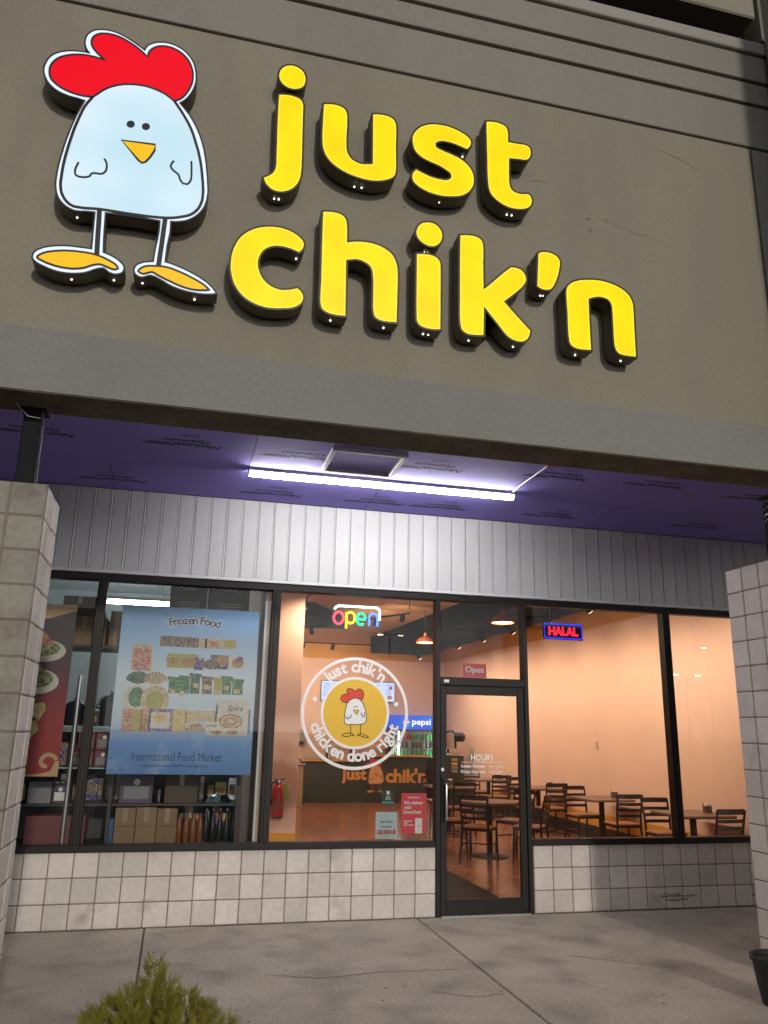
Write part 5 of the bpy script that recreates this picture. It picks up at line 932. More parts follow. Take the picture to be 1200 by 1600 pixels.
part('lettering', text_mb("Just Chik'n", 3.182, YD + .0004, .832, .035, .001, width=.125), m_ink, gp)
part('print_line', MB().box(3.127, 3.237, YD + .0004, YD + .001, .786, .793), m_ink, gp)
part('lettering', text_mb('GRUBHUB', 3.182, YD + .0004, .742, .05, .0025, width=.185, height=.042), M('print_red', (.45, .03, .04), .6, var=0, var2=0), gp)
part('rule', MB().box(3.12, 3.245, YD + .0004, YD + .001, .706, .708), m_ink, gp)
tp = notice('delivery_sticker', 'small black and teal sticker above the pale notice on the window', 3.135, 3.25, .998, 1.122, M('black_card', (.012, .02, .022), .5))
part('teal_band', MB().prism([(3.135, .998), (3.25, .998), (3.25, 1.012), (3.2, 1.02), (3.135, 1.016)], YD + .0003, YD + .001), M('teal_print', (.02, .30, .27), .5), tp)
part('printed_square', MB().box(3.178, 3.208, YD + .0003, YD + .001, 1.078, 1.112), m_pwhite, tp)
part('print_line', MB().box(3.172, 3.212, YD + .0003, YD + .001, 1.054, 1.062), m_pwhite, tp)
part('print_line', MB().box(3.166, 3.220, YD + .0003, YD + .001, 1.036, 1.043), m_pwhite, tp)
rc = notice('window_card', 'small dark red card half hidden above the pale notice', 3.15, 3.27, .928, .975, M('dark_red_card', (.22, .04, .04), .5))
# ================================================================= market behind the left windows
def GRADIENT(name, stops, z0, z1, cloud=.0):
    """vertical blend printed on a sheet (poster background)"""
    m = bpy.data.materials.new(name); m.use_nodes = True
    nt = m.node_tree; N = nt.nodes; L = nt.links; b = N['Principled BSDF']; b.inputs['Roughness'].default_value = .35
    g = N.new('ShaderNodeNewGeometry'); s = N.new('ShaderNodeSeparateXYZ'); L.new(g.outputs['Position'], s.inputs[0])
    r = N.new('ShaderNodeMapRange'); r.inputs['From Min'].default_value = z0; r.inputs['From Max'].default_value = z1; L.new(s.outputs['Z'], r.inputs['Value'])
    cr = N.new('ShaderNodeValToRGB'); L.new(r.outputs[0], cr.inputs[0])
    e = cr.color_ramp.elements
    e[0].position = stops[0][0]; e[0].color = (*stops[0][1], 1); e[1].position = stops[-1][0]; e[1].color = (*stops[-1][1], 1)
    for p, c in stops[1:-1]:
        q = e.new(p); q.color = (*c, 1)
    n = N.new('ShaderNodeTexNoise'); n.inputs['Scale'].default_value = 4; n.inputs['Detail'].default_value = 3; L.new(g.outputs['Position'], n.inputs['Vector'])
    r2 = N.new('ShaderNodeMapRange'); r2.inputs['From Min'].default_value = .55; r2.inputs['From Max'].default_value = .8; r2.inputs['To Max'].default_value = cloud; L.new(n.outputs['Fac'], r2.inputs['Value'])
    mx = N.new('ShaderNodeMix'); mx.data_type = 'RGBA'; L.new(r2.outputs[0], mx.inputs[0]); L.new(cr.outputs[0], mx.inputs[6]); mx.inputs[7].default_value = (.75, .82, .9, 1)
    L.new(mx.outputs[2], b.inputs['Base Color'])
    b.inputs['Emission Strength'].default_value = 0
    return m
def SPECKLE(name, c1, c2, c3, scale=40):
    m = bpy.data.materials.new(name); m.use_nodes = True
    nt = m.node_tree; N = nt.nodes; L = nt.links; b = N['Principled BSDF']; b.inputs['Roughness'].default_value = .5
    g = N.new('ShaderNodeNewGeometry'); n = N.new('ShaderNodeTexNoise'); n.inputs['Scale'].default_value = scale; n.inputs['Detail'].default_value = 3; n.inputs['Distortion'].default_value = 1.2
    L.new(g.outputs['Position'], n.inputs['Vector']); cr = N.new('ShaderNodeValToRGB'); L.new(n.outputs['Fac'], cr.inputs[0])
    e = cr.color_ramp.elements; e[0].position = .38; e[0].color = (*c1, 1); e[1].position = .62; e[1].color = (*c3, 1)
    q = e.new(.5); q.color = (*c2, 1)
    L.new(cr.outputs[0], b.inputs['Base Color'])
    return m
PY = .060
po = thing('food_poster', 'large blue frozen food poster hanging inside the market window', 'poster', (1.23, PY, 1.25))
px0, px1, pz0, pz1 = .590, 1.868, 1.250, 2.768
m_pblue = GRADIENT('poster_blue', [(0, (.065, .20, .48)), (.18, (.13, .31, .66)), (.30, (.50, .62, .74)), (.55, (.68, .78, .86)), (.75, (.36, .56, .80)), (.9, (.13, .34, .70)), (1, (.14, .38, .74))], pz0, pz1, .35)
part('sheet', MB().box(px0, px1, PY + .002, PY + .005, pz0, pz1), m_pblue, po)
m_navy = M('navy_ink', (.012, .018, .12), .5, var=0, var2=0)
# poster space: u 0..1 across, v 0..1 down
U = lambda u: px0 + (px1 - px0) * u
V = lambda v: pz1 - (pz1 - pz0) * v
fl = arc_text_mb('Frozen Food', U(.525), PY - .0002, V(.082) - .95, .95, .108, PI / 2 - .0, .50, True, .002)
part('lettering', arc_text_mb('Frozen Food', U(.525), PY + .0006, V(.082) - .95, .95, .108, PI / 2 - .0, .50, True, .008), m_pwhite, po)
part('lettering', fl, m_navy, po)
part('lettering', text_mb('International Food Market', U(.475), PY + .0006, V(.898), .1, .0, width=.80, height=.075), m_navy, po)
part('lettering', text_mb('Designed by www.BestPhotoDesign.com', U(.465), PY + .0006, V(.952), .05, .0003, width=.585, shear=.25), m_navy, po)
part('pin', MB().ball((U(.98), PY, V(.02)), .008, 6, 4), m_alu, po)
part('pin', MB().ball((U(.03), PY, V(.02)), .008, 6, 4), m_alu, po)
mats = {
 'brown': SPECKLE('pack_brown', (.05, .03, .025), (.22, .13, .09), (.40, .28, .2), 45),
 'tan': SPECKLE('pack_tan', (.50, .36, .2), (.62, .46, .27), (.75, .62, .42), 40),
 'red': SPECKLE('pack_red', (.45, .06, .04), (.62, .28, .2), (.75, .5, .38), 45),
 'green': SPECKLE('pack_green', (.02, .12, .05), (.05, .22, .09), (.25, .35, .16), 38),
 'lime': SPECKLE('pack_lime', (.32, .34, .05), (.50, .48, .10), (.42, .28, .10), 34),
 'dgreen': SPECKLE('pack_dark_green', (.01, .07, .04), (.03, .15, .07), (.3, .25, .15), 38),
 'violet': SPECKLE('pack_violet', (.10, .05, .2), (.25, .16, .34), (.45, .36, .5), 40),
 'yellow': SPECKLE('pack_yellow', (.62, .40, .08), (.70, .52, .18), (.72, .60, .40), 30),
 'orange': SPECKLE('pack_orange', (.42, .17, .06), (.60, .32, .14), (.3, .12, .05), 34),
 'white': SPECKLE('pack_white', (.62, .58, .48), (.74, .70, .60), (.66, .60, .5), 20),
 'pastry': SPECKLE('pack_pastry', (.28, .13, .06), (.50, .30, .16), (.62, .44, .27), 26),
 'navy': SPECKLE('pack_navy', (.02, .02, .12), (.06, .06, .25), (.5, .4, .4), 40),
 'haze': M('pack_shadow_print', (.50, .55, .58), .5, var=.15, scale=20),
}
def pk(poly, m, lift=.0):
    part('printed_package', MB().prism([(U(a), V(b)) for a, b in poly], PY + .0015 - lift, PY + .003), mats[m], po)
def rc_(u0, u1, v0, v1, m, lift=0.0, sk=0.0):
    pk([(u0, v0), (u1, v0 + sk), (u1, v1 + sk), (u0, v1)], m, lift)
# soft white reflection shelf prints
for u0, u1, v in ((.28, .86, .245), (.34, .92, .372), (.37, .92, .53), (.06, .94, .765)):
    pk([(u0, v), (u1, v + .002), (u1 - .01, v + .03), (u0 + .01, v + .03)], 'haze', -.0006)
# row 1
for u0, u1, m in ((.285, .38, 'brown'), (.382, .47, 'brown'), (.472, .562, 'brown'), (.564, .622, 'tan'), (.61, .725, 'tan'), (.73, .84, 'tan')):
    rc_(u0, u1, .178 + (u0 - .28) * .02, .243 + (u0 - .28) * .006, m)
rc_(.635, .71, .20, .235, 'red', .0005); rc_(.755, .83, .19, .235, 'lime', .0005)
# row 2
rc_(.345, .44, .285, .372, 'lime'); rc_(.44, .57, .285, .372, 'lime', .0002)
pk([(.36 + .05 * math.cos(a * .5) + .03, .33 + .02 * math.sin(a * .5)) for a in range(12)], 'orange', .0006)
pk([(.505 + .05 * math.cos(a * .5236), .335 + .024 * math.sin(a * .5236)) for a in range(12)], 'orange', .0006)
rc_(.54, .615, .305, .38, 'navy', .0005); rc_(.655, .79, .285, .372, 'navy'); pk([(.66 + .055 * math.cos(a * .5236), .345 + .03 * math.sin(a * .5236)) for a in range(12)], 'brown', .0006)
pk([(.74 + .05 * math.cos(a * .5236), .318 + .03 * math.sin(a * .5236)) for a in range(12)], 'orange', .0006)
rc_(.79, .90, .285, .365, 'white', .0002); pk([(.86 + .045 * math.cos(a * .5236), .33 + .03 * math.sin(a * .5236)) for a in range(12)], 'orange', .0006)
pk([(.872 + .025 * math.cos(a * .5236), .305 + .018 * math.sin(a * .5236)) for a in range(12)], 'navy', .0009)
# bread bag
pk([(.10, .235), (.22, .24), (.235, .26), (.24, .40), (.10, .395), (.095, .26)], 'tan'); pk([(.105, .26), (.225, .262), (.23, .395), (.105, .39)], 'red', .0005)
# row 3 green bags
for i, (u0, u1, v0, m) in enumerate(((.362, .46, .425, 'green'), (.44, .53, .415, 'green'), (.515, .60, .40, 'dgreen'), (.60, .69, .415, 'brown'), (.685, .76, .42, 'lime'), (.745, .83, .41, 'green'), (.82, .915, .425, 'green'))):
    pk([(u0 - .006, v0), (u1 + .004, v0 + .006), (u1 - .008, v0 + .03), (u1 - .006, .525), (u0 + .012, .525), (u0 + .01, v0 + .03)], m, .0002 * i)
for u0, u1, v in ((.545, .585, .46), (.62, .68, .47), (.70, .75, .50), (.385, .425, .50), (.45, .49, .51), (.77, .81, .47), (.84, .89, .49)):
    pk([(u0, v), (u1, v + .003), (u1 - .006, v + .03), (u0 + .005, v + .028)], 'tan', .0018)
# gathered bags
for uc, m, l in ((.155, 'dgreen', .0), (.275, 'tan', .0004)):
    fan = [(uc + .085 * math.cos(PI * k / 10), .455 - .055 * math.sin(PI * k / 10)) for k in range(11)]
    pk([(uc + .02, .475)] + fan + [(uc - .02, .475)], m, l)
    for k in range(1, 10):
        a = PI * k / 10
        pk([(uc + .02 * math.cos(a), .47), (uc + .085 * math.cos(a) - .004, .455 - .055 * math.sin(a)), (uc + .085 * math.cos(a) + .004, .455 - .055 * math.sin(a))], 'dgreen', l + .0004)
pk([(.155 + .095 * math.cos(a * .393), .565 + .085 * math.sin(a * .393)) for a in range(16)], 'white', .0004)
pk([(.155 + .055 * math.cos(a * .393), .555 + .06 * math.sin(a * .393)) for a in range(16)], 'green', .0007)
pk([(.285 + .10 * math.cos(a * .393), .57 + .09 * math.sin(a * .393)) for a in range(16)], 'tan', .0010)
pk([(.285 + .062 * math.cos(a * .393), .575 + .06 * math.sin(a * .393)) for a in range(16)], 'lime', .0013)
# bottom row
for u0, u1, v0, v1, m in ((.07, .145, .625, .755, 'red'), (.145, .205, .628, .752, 'lime'), (.20, .262, .625, .755, 'red'), (.255, .42, .62, .752, 'violet'), (.418, .515, .62, .752, 'yellow'), (.51, .58, .63, .70, 'yellow'), (.58, .73, .625, .69, 'tan')):
    rc_(u0, u1, v0, v1, m, .0014)
rc_(.27, .40, .64, .735, 'white', .0018)
pk([(.335 + .05 * math.cos(a * .5236), .675 + .03 * math.sin(a * .5236)) for a in range(12)], 'yellow', .0021)
rc_(.08, .135, .665, .745, 'pastry', .0018); rc_(.21, .252, .665, .745, 'pastry', .0018)
pk([(.51, .745), (.535, .71), (.62, .70), (.66, .745)], 'pastry', .0018); rc_(.655, .745, .69, .76, 'white', .0016)
pk([(.725, .565), (.95, .55), (.96, .60), (.975, .745), (.745, .755), (.73, .60)], 'white', .0012)
for k in range(4):
    pk([(.835 + (.09 - .02 * k) * math.cos(a * .393), .685 + (.045 - .01 * k) * math.sin(a * .393)) for a in range(16)], ('pastry', 'tan', 'orange', 'tan')[k], .0016 + .0003 * k)
rc_(.665, .96, .725, .77, 'white', .0026)
for uc in (.74, .85):
    pk([(uc + .04 * math.cos(a * .5236), .752 + .013 * math.sin(a * .5236)) for a in range(12)], 'pastry', .0029)
rc_(.722, .735, .575, .70, 'navy', .0014); rc_(.962, .975, .61, .755, 'navy', .0016)
part('lettering', text_mb('KATAIFI', U(.70), PY - .0012, V(.715), .05, .0006, width=.10), m_ink, po)
part('lettering', text_mb('Spira', U(.86), PY - .0009, V(.612), .08, 0, width=.15, shear=.4), m_ink, po)

# red banner with plates
ba = thing('food_banner', 'red hanging banner with plates of food inside the market window, beside the left pillar', 'poster', (-.12, .09, 1.22))
BY = .085
part('sheet', MB().box(-.46, .184, BY, BY + .004, 1.225, 2.745), GRADIENT('banner_red', [(0, (.36, .035, .03)), (.3, (.33, .03, .03)), (.52, (.17, .03, .035)), (.7, (.06, .035, .04)), (1, (.045, .035, .038))], 1.225, 2.745), ba)
m_tanp = M('banner_tan', (.56, .36, .19), .5, var=.03)
part('printed_band', MB().prism([(-.46, 2.745), (.184, 2.745), (.184, 2.69), (-.05, 2.61), (-.46, 2.56)], BY - .0008, BY + .001), m_tanp, ba)
m_plate = M('banner_plate', (.62, .62, .52), .5, var=.05)
m_salad = SPECKLE('banner_salad', (.06, .09, .03), (.2, .22, .08), (.42, .40, .2), 40)
m_meat = SPECKLE('banner_meat', (.18, .05, .02), (.36, .14, .06), (.5, .26, .12), 40)
for xc, z, a, b in ((-.06, 2.315, .19, .10), (-.08, 2.04, .18, .11)):
    part('printed_plate', MB().prism(circ(xc, z, a, 28, b), BY - .0012, BY + .001), m_plate, ba)
    part('printed_food', MB().prism(circ(xc - .01, z + .025, a * .78, 24, b * .72), BY - .0018, BY), m_salad, ba)
    part('printed_food', MB().prism([(xc - .1, z + .05), (xc - .02, z + .18), (xc + .05, z + .10), (xc + .11, z + .05)], BY - .0024, BY), m_meat if z > 2.2 else m_salad, ba)
m_chip = SPECKLE('banner_chips', (.5, .34, .08), (.62, .46, .16), (.7, .58, .3), 30)
for pl in ([(-.12, 1.84), (0, 1.86), (.02, 1.80), (-.03, 1.70), (-.15, 1.70)], [(-.20, 1.70), (-.06, 1.73), (-.02, 1.62), (-.08, 1.55), (-.25, 1.56)]):
    part('printed_food', MB().prism(pl, BY - .0012, BY + .001), m_chip, ba)
sw = [(.08 + (.085 - .0045 * k) * math.cos(.3 + k * .33), 1.34 + (.085 - .0045 * k) * math.sin(.3 + k * .33)) for k in range(15)]
part('printed_swirl', MB().strip(sw, .035, BY - .0012, BY + .001), m_tanp, ba)
part('printed_band', MB().prism([(.184, 1.225), (.184, 1.36), (.15, 1.35), (.12, 1.27), (.02, 1.245), (-.46, 1.245), (-.46, 1.225)], BY - .001, BY + .001), m_tanp, ba)
part('hem_pin', MB().ball((.165, BY - .002, 2.72), .008, 6, 4), m_alu, ba)

# market room
m_mwall = M('market_wall', (.50, .53, .52), .8, var=.05)
m_mfloor = M('market_floor_tile', (.25, .25, .25), .4, var=.1)
mk = thing('market_room', 'pale walls and floor of the market behind the left windows', 'room', (0, 2, 0))
mk['kind'] = 'structure'
part('floor', MB().box(-2.2, 1.95, .19, 4.6, -.05, -.001), m_mfloor, mk)
part('back_wall', MB().box(-2.2, 1.95, 4.5, 4.6, 0, 3.6), m_mwall, mk)
part('left_wall', MB().box(-2.3, -2.2, .19, 4.6, 0, 3.6), m_mwall, mk)
part('ceiling', MB().box(-2.2, 1.95, .19, 4.6, 3.56, 3.62), M('market_ceiling', (.66, .72, .75), .8, var=.03), mk)
m_mtube = EM('market_tube', (.80, .95, 1.0), 60.0)
mt = thing('market_tube_light', 'lit fluorescent tube on the market ceiling seen above the blue poster', 'light', (.42, 2.95, 3.2))
part('tube', MB().tube([(.05, 2.95, 3.20), (.95, 2.95, 3.20)], .022, 10), m_mtube, mt, smooth=True)
part('housing', MB().bbox(.03, .97, 2.90, 3.0, 3.23, 3.27, .004), m_white, mt)
for x in (.2, .8):
    part('hanger', MB().tube([(x, 2.95, 3.27), (x, 2.95, 3.56)], .005, 6), m_alu, mt)
fill_tube = thing('market_tube_light', 'added fill tube hidden behind the blue poster to brighten the market shelves', 'light', (.9, 1.6, 2.5))  # added unseen tube, only there to brighten the market shelves
part('tube', MB().tube([(.75, 1.35, 2.2), (1.8, 1.35, 2.2)], .02, 10), EM('market_fill_glow', (.85, .95, 1.0), 14.0), fill_tube, smooth=True)
part('housing', MB().bbox(.73, 1.82, 1.31, 1.39, 2.225, 2.265, .004), m_white, fill_tube)
for x in (.9, 1.65):
    part('hanger', MB().tube([(x, 1.35, 2.265), (x, 1.35, 3.56)], .005, 6), m_alu, fill_tube)

m_shelfglass = GLASS('shelf_glass', (.70, .86, .82), 1.45)
m_edge = EM('glass_shelf_edge', (.45, .75, .66), .35)
m_dk = M('dark_shelf_metal', (.035, .035, .04), .5, var=.15)
sh = thing('display_shelf', 'dark display shelving full of goods inside the market window', 'shelf', (.9, .8, 0))
for x in (-.55, .62, 1.80):
    for y in (.50, 1.02):
        part('upright', MB().bbox(x - .018, x + .018, y - .018, y + .018, 0, 2.80, .003), m_dk, sh)
part('shelf_board', MB().bbox(.99, 1.82, .50, 1.04, 2.775, 2.80, .003), m_dk, sh)
for z in (.60, .965, 2.42):
    part('shelf_board', MB().bbox(-.57, 1.82, .50, 1.04, z - .025, z, .003), m_dk, sh)
for z in (1.285, 1.66):
    part('glass_shelf', MB().bbox(-.57, 1.82, .47, 1.02, z - .010, z, .002), m_shelfglass, sh)
    part('glass_edge', MB().box(-.57, 1.82, .464, .469, z - .011, z + .001), M('green_glass_edge', (.30, .52, .45), .2, var=.1), sh)
part('back_panel', MB().box(-.57, 1.82, 1.05, 1.06, 0, 1.60), m_dk, sh)
part('side_panel', MB().box(1.82, 1.84, .5, 1.06, 0, 2.8), M('maroon_panel', (.10, .018, .025), .5), sh)
cp = thing('chrome_pole', 'upright chrome pole standing inside the market window beside the banner', 'pole', (.25, .36, 0))
part('tube', MB().tube([(.253, .36, 0), (.253, .36, 2.12)], .022, 10), m_alu, cp, smooth=True)
part('foot', MB().lathe([(.09, 0), (.09, .012), (.03, .02)], .253, .36, 14), m_alu, cp)
ws = thing('window_trim', 'white plastic strip running up the right edge of the market window', 'trim', (1.94, .12, .67))
part('strip', MB().bbox(1.925, 1.950, .108, .128, .668, 2.975, .003), m_white, ws)

m_card = M('brown_cardboard', (.26, .175, .10), .85, var=.08, objvar=.1, stretch=(1, 1, 1))
m_card_d = M('dark_cardboard', (.10, .075, .055), .85, var=.1, objvar=.15)
m_tape = M('parcel_tape', (.34, .25, .15), .3)
m_boxp = M('purple_carton', (.085, .05, .10), .5, var=.1)
m_boxr = M('dark_red_carton', (.18, .045, .05), .5, var=.1)
m_boxg = M('grey_carton', (.22, .22, .23), .5, var=.1)
m_steel = M('polished_steel', (.55, .55, .57), .18, metal=1, var=.05)
m_enam = M('dark_enamel', (.02, .025, .03), .2, var=.1)
m_amber = M('amber_glaze', (.24, .075, .02), .15, var=.1)
m_blueb = M('blue_plastic', (.03, .10, .25), .4)
def carton(label, x0, x1, y0, y1, z0, z1, m, face=None, word=None, tape=True, group=None):
    t = thing('carton', label, 'box', ((x0 + x1) / 2, (y0 + y1) / 2, z0), group=group)
    bx_ = part('box', MB().bbox(x0, x1, y0, y1, z0, z1, .004), m, t)
    if tape:
        part('tape', MB().box((x0 + x1) / 2 - .022, (x0 + x1) / 2 + .022, y0 - .001, y1, z0 + (z1 - z0) * .6, z1 + .001), m_tape, bx_)
        part('flap_seam', MB().box(x0 + .004, x1 - .004, y0 - .0008, y0 + .002, (z0 + z1) / 2 - .002, (z0 + z1) / 2 + .002), m_dk, bx_)
    if face:
        part('printed_label', MB().box(x0 + (x1 - x0) * .12, x1 - (x1 - x0) * .12, y0 - .001, y0 + .001, z0 + (z1 - z0) * .15, z0 + (z1 - z0) * .6), face, bx_)
        part('printed_mark', MB().prism(circ((x0 + x1) / 2, z0 + (z1 - z0) * .75, (z1 - z0) * .12, 12), y0 - .001, y0 + .001), m_pwhite, bx_)
    if word:
        part('lettering', text_mb(word, (x0 + x1) / 2 - .02, y0 - .0012, z0 + (z1 - z0) * .68, .1, .003, width=(x1 - x0) * .5), m_pwhite, bx_)
        for k in range(3):
            part('print_line', MB().box(x0 + (x1 - x0) * (.2 + .04 * k), x1 - (x1 - x0) * .2, y0 - .0012, y0 + .001, z0 + (z1 - z0) * (.25 - .07 * k), z0 + (z1 - z0) * (.27 - .07 * k)), m_tape, bx_)
    return t
Z0 = .601
carton('brown cardboard box at the left of the floor level shelf under the poster', .68, .865, .50, .80, Z0, .925, m_card)
carton('brown cardboard box in the middle of three under the poster', .87, 1.055, .50, .80, Z0, .93, m_card)
carton('brown cardboard box with torn top beside the amber jars', 1.06, 1.245, .50, .80, Z0, .92, m_card)
carton('blue carton at the far left end of the lowest market shelf right of the mullion', .60, .675, .50, .70, Z0, .83, m_blueb, tape=False)
carton('dark brown carton on the second shelf under the right half of the poster', 1.11, 1.42, .50, .85, .966, 1.235, m_card_d)
carton('violet carton printed with cups on the second shelf', .70, 1.0, .50, .85, .966, 1.22, m_boxp, face=m_boxg, tape=False)
for i, (x, z) in enumerate(((.28, 1.287), (.44, 1.287), (.60, 1.287), (.28, 1.445), (.44, 1.445), (.60, 1.445))):
    carton(('lower', 'upper')[i // 3] + ' ' + ('left', 'middle', 'right')[i % 3] + ' dark red and white goods carton stacked behind the mullion', x, x + .15, .50, .75, z, z + .152, m_boxr, face=m_boxg, tape=False, group='goods cartons on the glass shelf')
carton('grey carton on the shelf under the banner', -.10, .10, .50, .75, .966, 1.16, m_boxg, tape=False)
carton('violet small carton beside the grey one under the banner', .11, .24, .50, .7, .966, 1.13, m_boxp, face=m_pwhite, tape=False)
carton('dark red carton at the bottom left behind the chrome pole', -.10, .42, .52, .85, Z0, .86, m_boxr, tape=False)
carton('dark brown box topmost at the left, above the banner', -.01, .30, .56, 1.0, 2.702, 2.90, m_card_d)
carton('large brown box under the dark one at the upper left', .0, .42, .54, 1.0, 2.422, 2.70, m_card)
carton('large brown box behind the left edge of the blue poster', .45, .96, .54, 1.0, 2.422, 2.77, m_card)
carton('dark printed carton with white lettering above the poster, left of the pair', 1.0, 1.37, .56, 1.0, 2.801, 3.17, m_card_d, word='Aseel', tape=False)
carton('dark printed carton with fainter lettering above the poster, right of the pair', 1.39, 1.80, .56, 1.0, 2.801, 3.17, m_card_d, word='Aseel', tape=False)
def pot(label, x, y, z, r, h, m, lid=True):
    t = thing('cooking_pot', label, 'pot', (x, y, z))
    part('body', MB().lathe([(r * .9, z), (r, z + h * .1), (r, z + h * .9), (r * 1.05, z + h)], x, y, 16), m, t, smooth=True)
    if lid:
        part('lid', MB().lathe([(r * 1.06, z + h), (r * .8, z + h * 1.15), (r * .2, z + h * 1.25), (r * .14, z + h * 1.4), (.001, z + h * 1.42)], x, y, 16), m, t, smooth=True)
    for s in (-1, 1):
        part('handle', MB().tube([(x + s * r * .95, y, z + h * .7), (x + s * r * 1.3, y, z + h * .75), (x + s * r * 1.3, y, z + h * .85), (x + s * r * .95, y, z + h * .88)], .008, 6), m_steel, t)
    return t
pot('dark enamel pot with lid on the upper glass shelf, left of the mullion', .20, .68, 1.661, .09, .19, m_enam)
pot('large dark enamel pot on the upper glass shelf beside the poster edge', .53, .68, 1.661, .105, .24, m_enam)
pot('small steel pot far left on the upper glass shelf', .02, .68, 1.661, .08, .16, m_steel)
pot('steel pot on the second shelf below the poster', 1.06, .62, .966, .045, .12, m_steel, False)
for i, x in enumerate((1.27, 1.335, 1.40, 1.465)):
    t = thing('glass_jar', ('first', 'second', 'third', 'fourth')[i] + ' amber jar from the left beside the brown boxes under the poster', 'jar', (x, .56, Z0), group='amber jars under the poster')
    part('body', MB().lathe([(.026, Z0), (.03, Z0 + .02), (.03, Z0 + .17), (.018, Z0 + .21), (.018, Z0 + .24)], x, .56, 12), m_amber, t, smooth=True)
    part('lid', MB().lathe([(.021, Z0 + .24), (.021, Z0 + .27)], x, .56, 12), m_steel, t)
for i, x in enumerate((1.52, 1.585, 1.65, 1.715, 1.78)):
    t = thing('glass_bottle', ('first', 'second', 'third', 'fourth', 'last')[i] + ' dark bottle from the left at the right end of the lowest market shelf', 'bottle', (x, .58, Z0), group='dark bottles on the market shelf')
    part('body', MB().lathe([(.024, Z0), (.027, Z0 + .02), (.027, Z0 + .18), (.011, Z0 + .24), (.011, Z0 + .29)], x, .58, 12), m_enam, t, smooth=True)
    part('cap', MB().lathe([(.013, Z0 + .29), (.013, Z0 + .31)], x, .58, 10), m_steel, t)
bag = thing('foil_packet', 'crinkled silver foil packet lying on the second market shelf', 'packet', (1.6, .62, .966))
rnd = random.Random(3); mb = MB(); nx, ny = 9, 5
gv = [(1.46 + .29 * i / (nx - 1), .56 + .14 * j / (ny - 1), .967 + (.0 if i in (0, nx - 1) or j in (0, ny - 1) else .05 + rnd.uniform(-.02, .03))) for j in range(ny) for i in range(nx)]
mb.add(gv, [(j * nx + i, j * nx + i + 1, (j + 1) * nx + i + 1, (j + 1) * nx + i) for j in range(ny - 1) for i in range(nx - 1)])
part('wrapper', mb, m_steel, bag)
for i, (x, h) in enumerate(((.72, .10), (.80, .12), (.88, .09), (.97, .13))):
    t = thing('tin_can', ('first', 'second', 'third', 'fourth')[i] + ' green topped tin standing on the boxes at the floor level shelf', 'tin', (x, .6, .93), group='tins on the cardboard boxes')
    part('body', MB().lathe([(.030, .925 if i < 2 else .93), (.030, .925 + h * .3)], x, .6, 12), mats['green'], t)
    part('lid', MB().lathe([(.031, .925 + h * .3), (.031, .925 + h * .34)], x, .6, 12), m_steel, t)

# smaller mixed goods crowding the shelves, each with its printed label
rnd = random.Random(17)
tones = ['green', 'red', 'tan', 'white', 'violet', 'yellow', 'brown', 'navy', 'orange', 'pastry']
mats['silver'] = m_steel
ordn = ['first', 'second', 'third', 'fourth', 'fifth', 'sixth', 'seventh', 'eighth', 'ninth', 'tenth', 'eleventh', 'twelfth', 'thirteenth']
def packs(where, z, x0, x1, y, hmin, hmax):
    x = x0; k = 0
    while x < x1 and k < len(ordn):
        w = rnd.uniform(.05, .12); h = rnd.uniform(hmin, hmax); c = tones[rnd.randrange(len(tones))] if k % 3 else 'silver'; yy = y + rnd.uniform(-.04, .05)
        t = thing('goods_pack', 'small %s pack, %s from the left %s' % (c, ordn[k], where), 'package', (x + w / 2, yy, z + .001))
        rot = rnd.uniform(-.12, .12)
        t.rotation_euler = (0, 0, rot)
        pk_ = part('pack', MB().bbox(x, x + w - .004, yy - .04, yy + .04, z + .001, z + h, .006), mats[c], t)
        part('printed_label', MB().box(x + w * .15, x + w * .8, yy - .0412, yy - .039, z + h * .25, z + h * .7), mats[tones[(k * 3 + 2) % 10]], pk_)
        x += w + rnd.uniform(.0, .02); k += 1
packs('along the back of the upper glass shelf', 1.660, -.45, .62, .90, .10, .26)
packs('along the back of the lower glass shelf', 1.285, -.45, .25, .80, .10, .28)
packs('on the second shelf behind the cartons', .965, -.4, .66, .90, .12, .26)
packs('on the second shelf at its right end', .965, 1.44, 1.78, .86, .10, .24)
packs('on the cardboard boxes', .926, 1.0, 1.06, .62, .02, .03)
packs('at the back of the lowest shelf', .60, 1.26, 1.78, .88, .20, .32)
# ================================================================= restaurant behind the door
m_peach = M('peach_wall_paint', (.70, .48, .37), .75, var=.03, scale=.8, var2=.02)
m_gold = M('gold_wall_paint', (.60, .30, .035), .7, var=.04)
m_brownceil = M('brown_ceiling_paint', (.46, .25, .11), .9, var=.06)
m_dtrim = M('dark_brown_trim', (.035, .022, .016), .5, var=.1)
m_wood = M('reddish_plank_floor', (.34, .14, .072), .20, var=.14, scale=1.2, var2=.16, scale2=14, stretch=(1, 6, 1), objvar=.14)
m_mat = M('door_mat', (.045, .04, .038), .95, var=.1, bump=.8, bscale=300)
RX0, RX1, RY1, RZ = 2.06, 8.05, 13.0, 3.86
rm = thing('dining_room', None, None, (5, 6, 0), kind='structure')
part('subfloor', MB().box(RX0, RX1, .19, RY1, -.05, -.012), m_dtrim, rm)
pl_me = [mesh_of('floor_plank', MB().bbox(0, .176, 0, L, -.014, 0, .0015), m_wood) for L in (1.2, 1.8)]
rnd = random.Random(11)
for k in range(34):
    y = .195 - rnd.uniform(0, .0)
    first = rnd.random() < .5
    while y < RY1 - 2.0 and k < 34:
        L, me = ((1.2, pl_me[0]) if first else (1.8, pl_me[1])); first = rnd.random() < .5
        piece('floor_plank', me, rm, (RX0 + .004 + k * .1785, y, 0)); y += L + .002
    part('floor_plank', MB().bbox(RX0 + .004 + k * .1785, RX0 + .18 + k * .1785, y, RY1, -.014, 0, .0015), m_wood, rm)
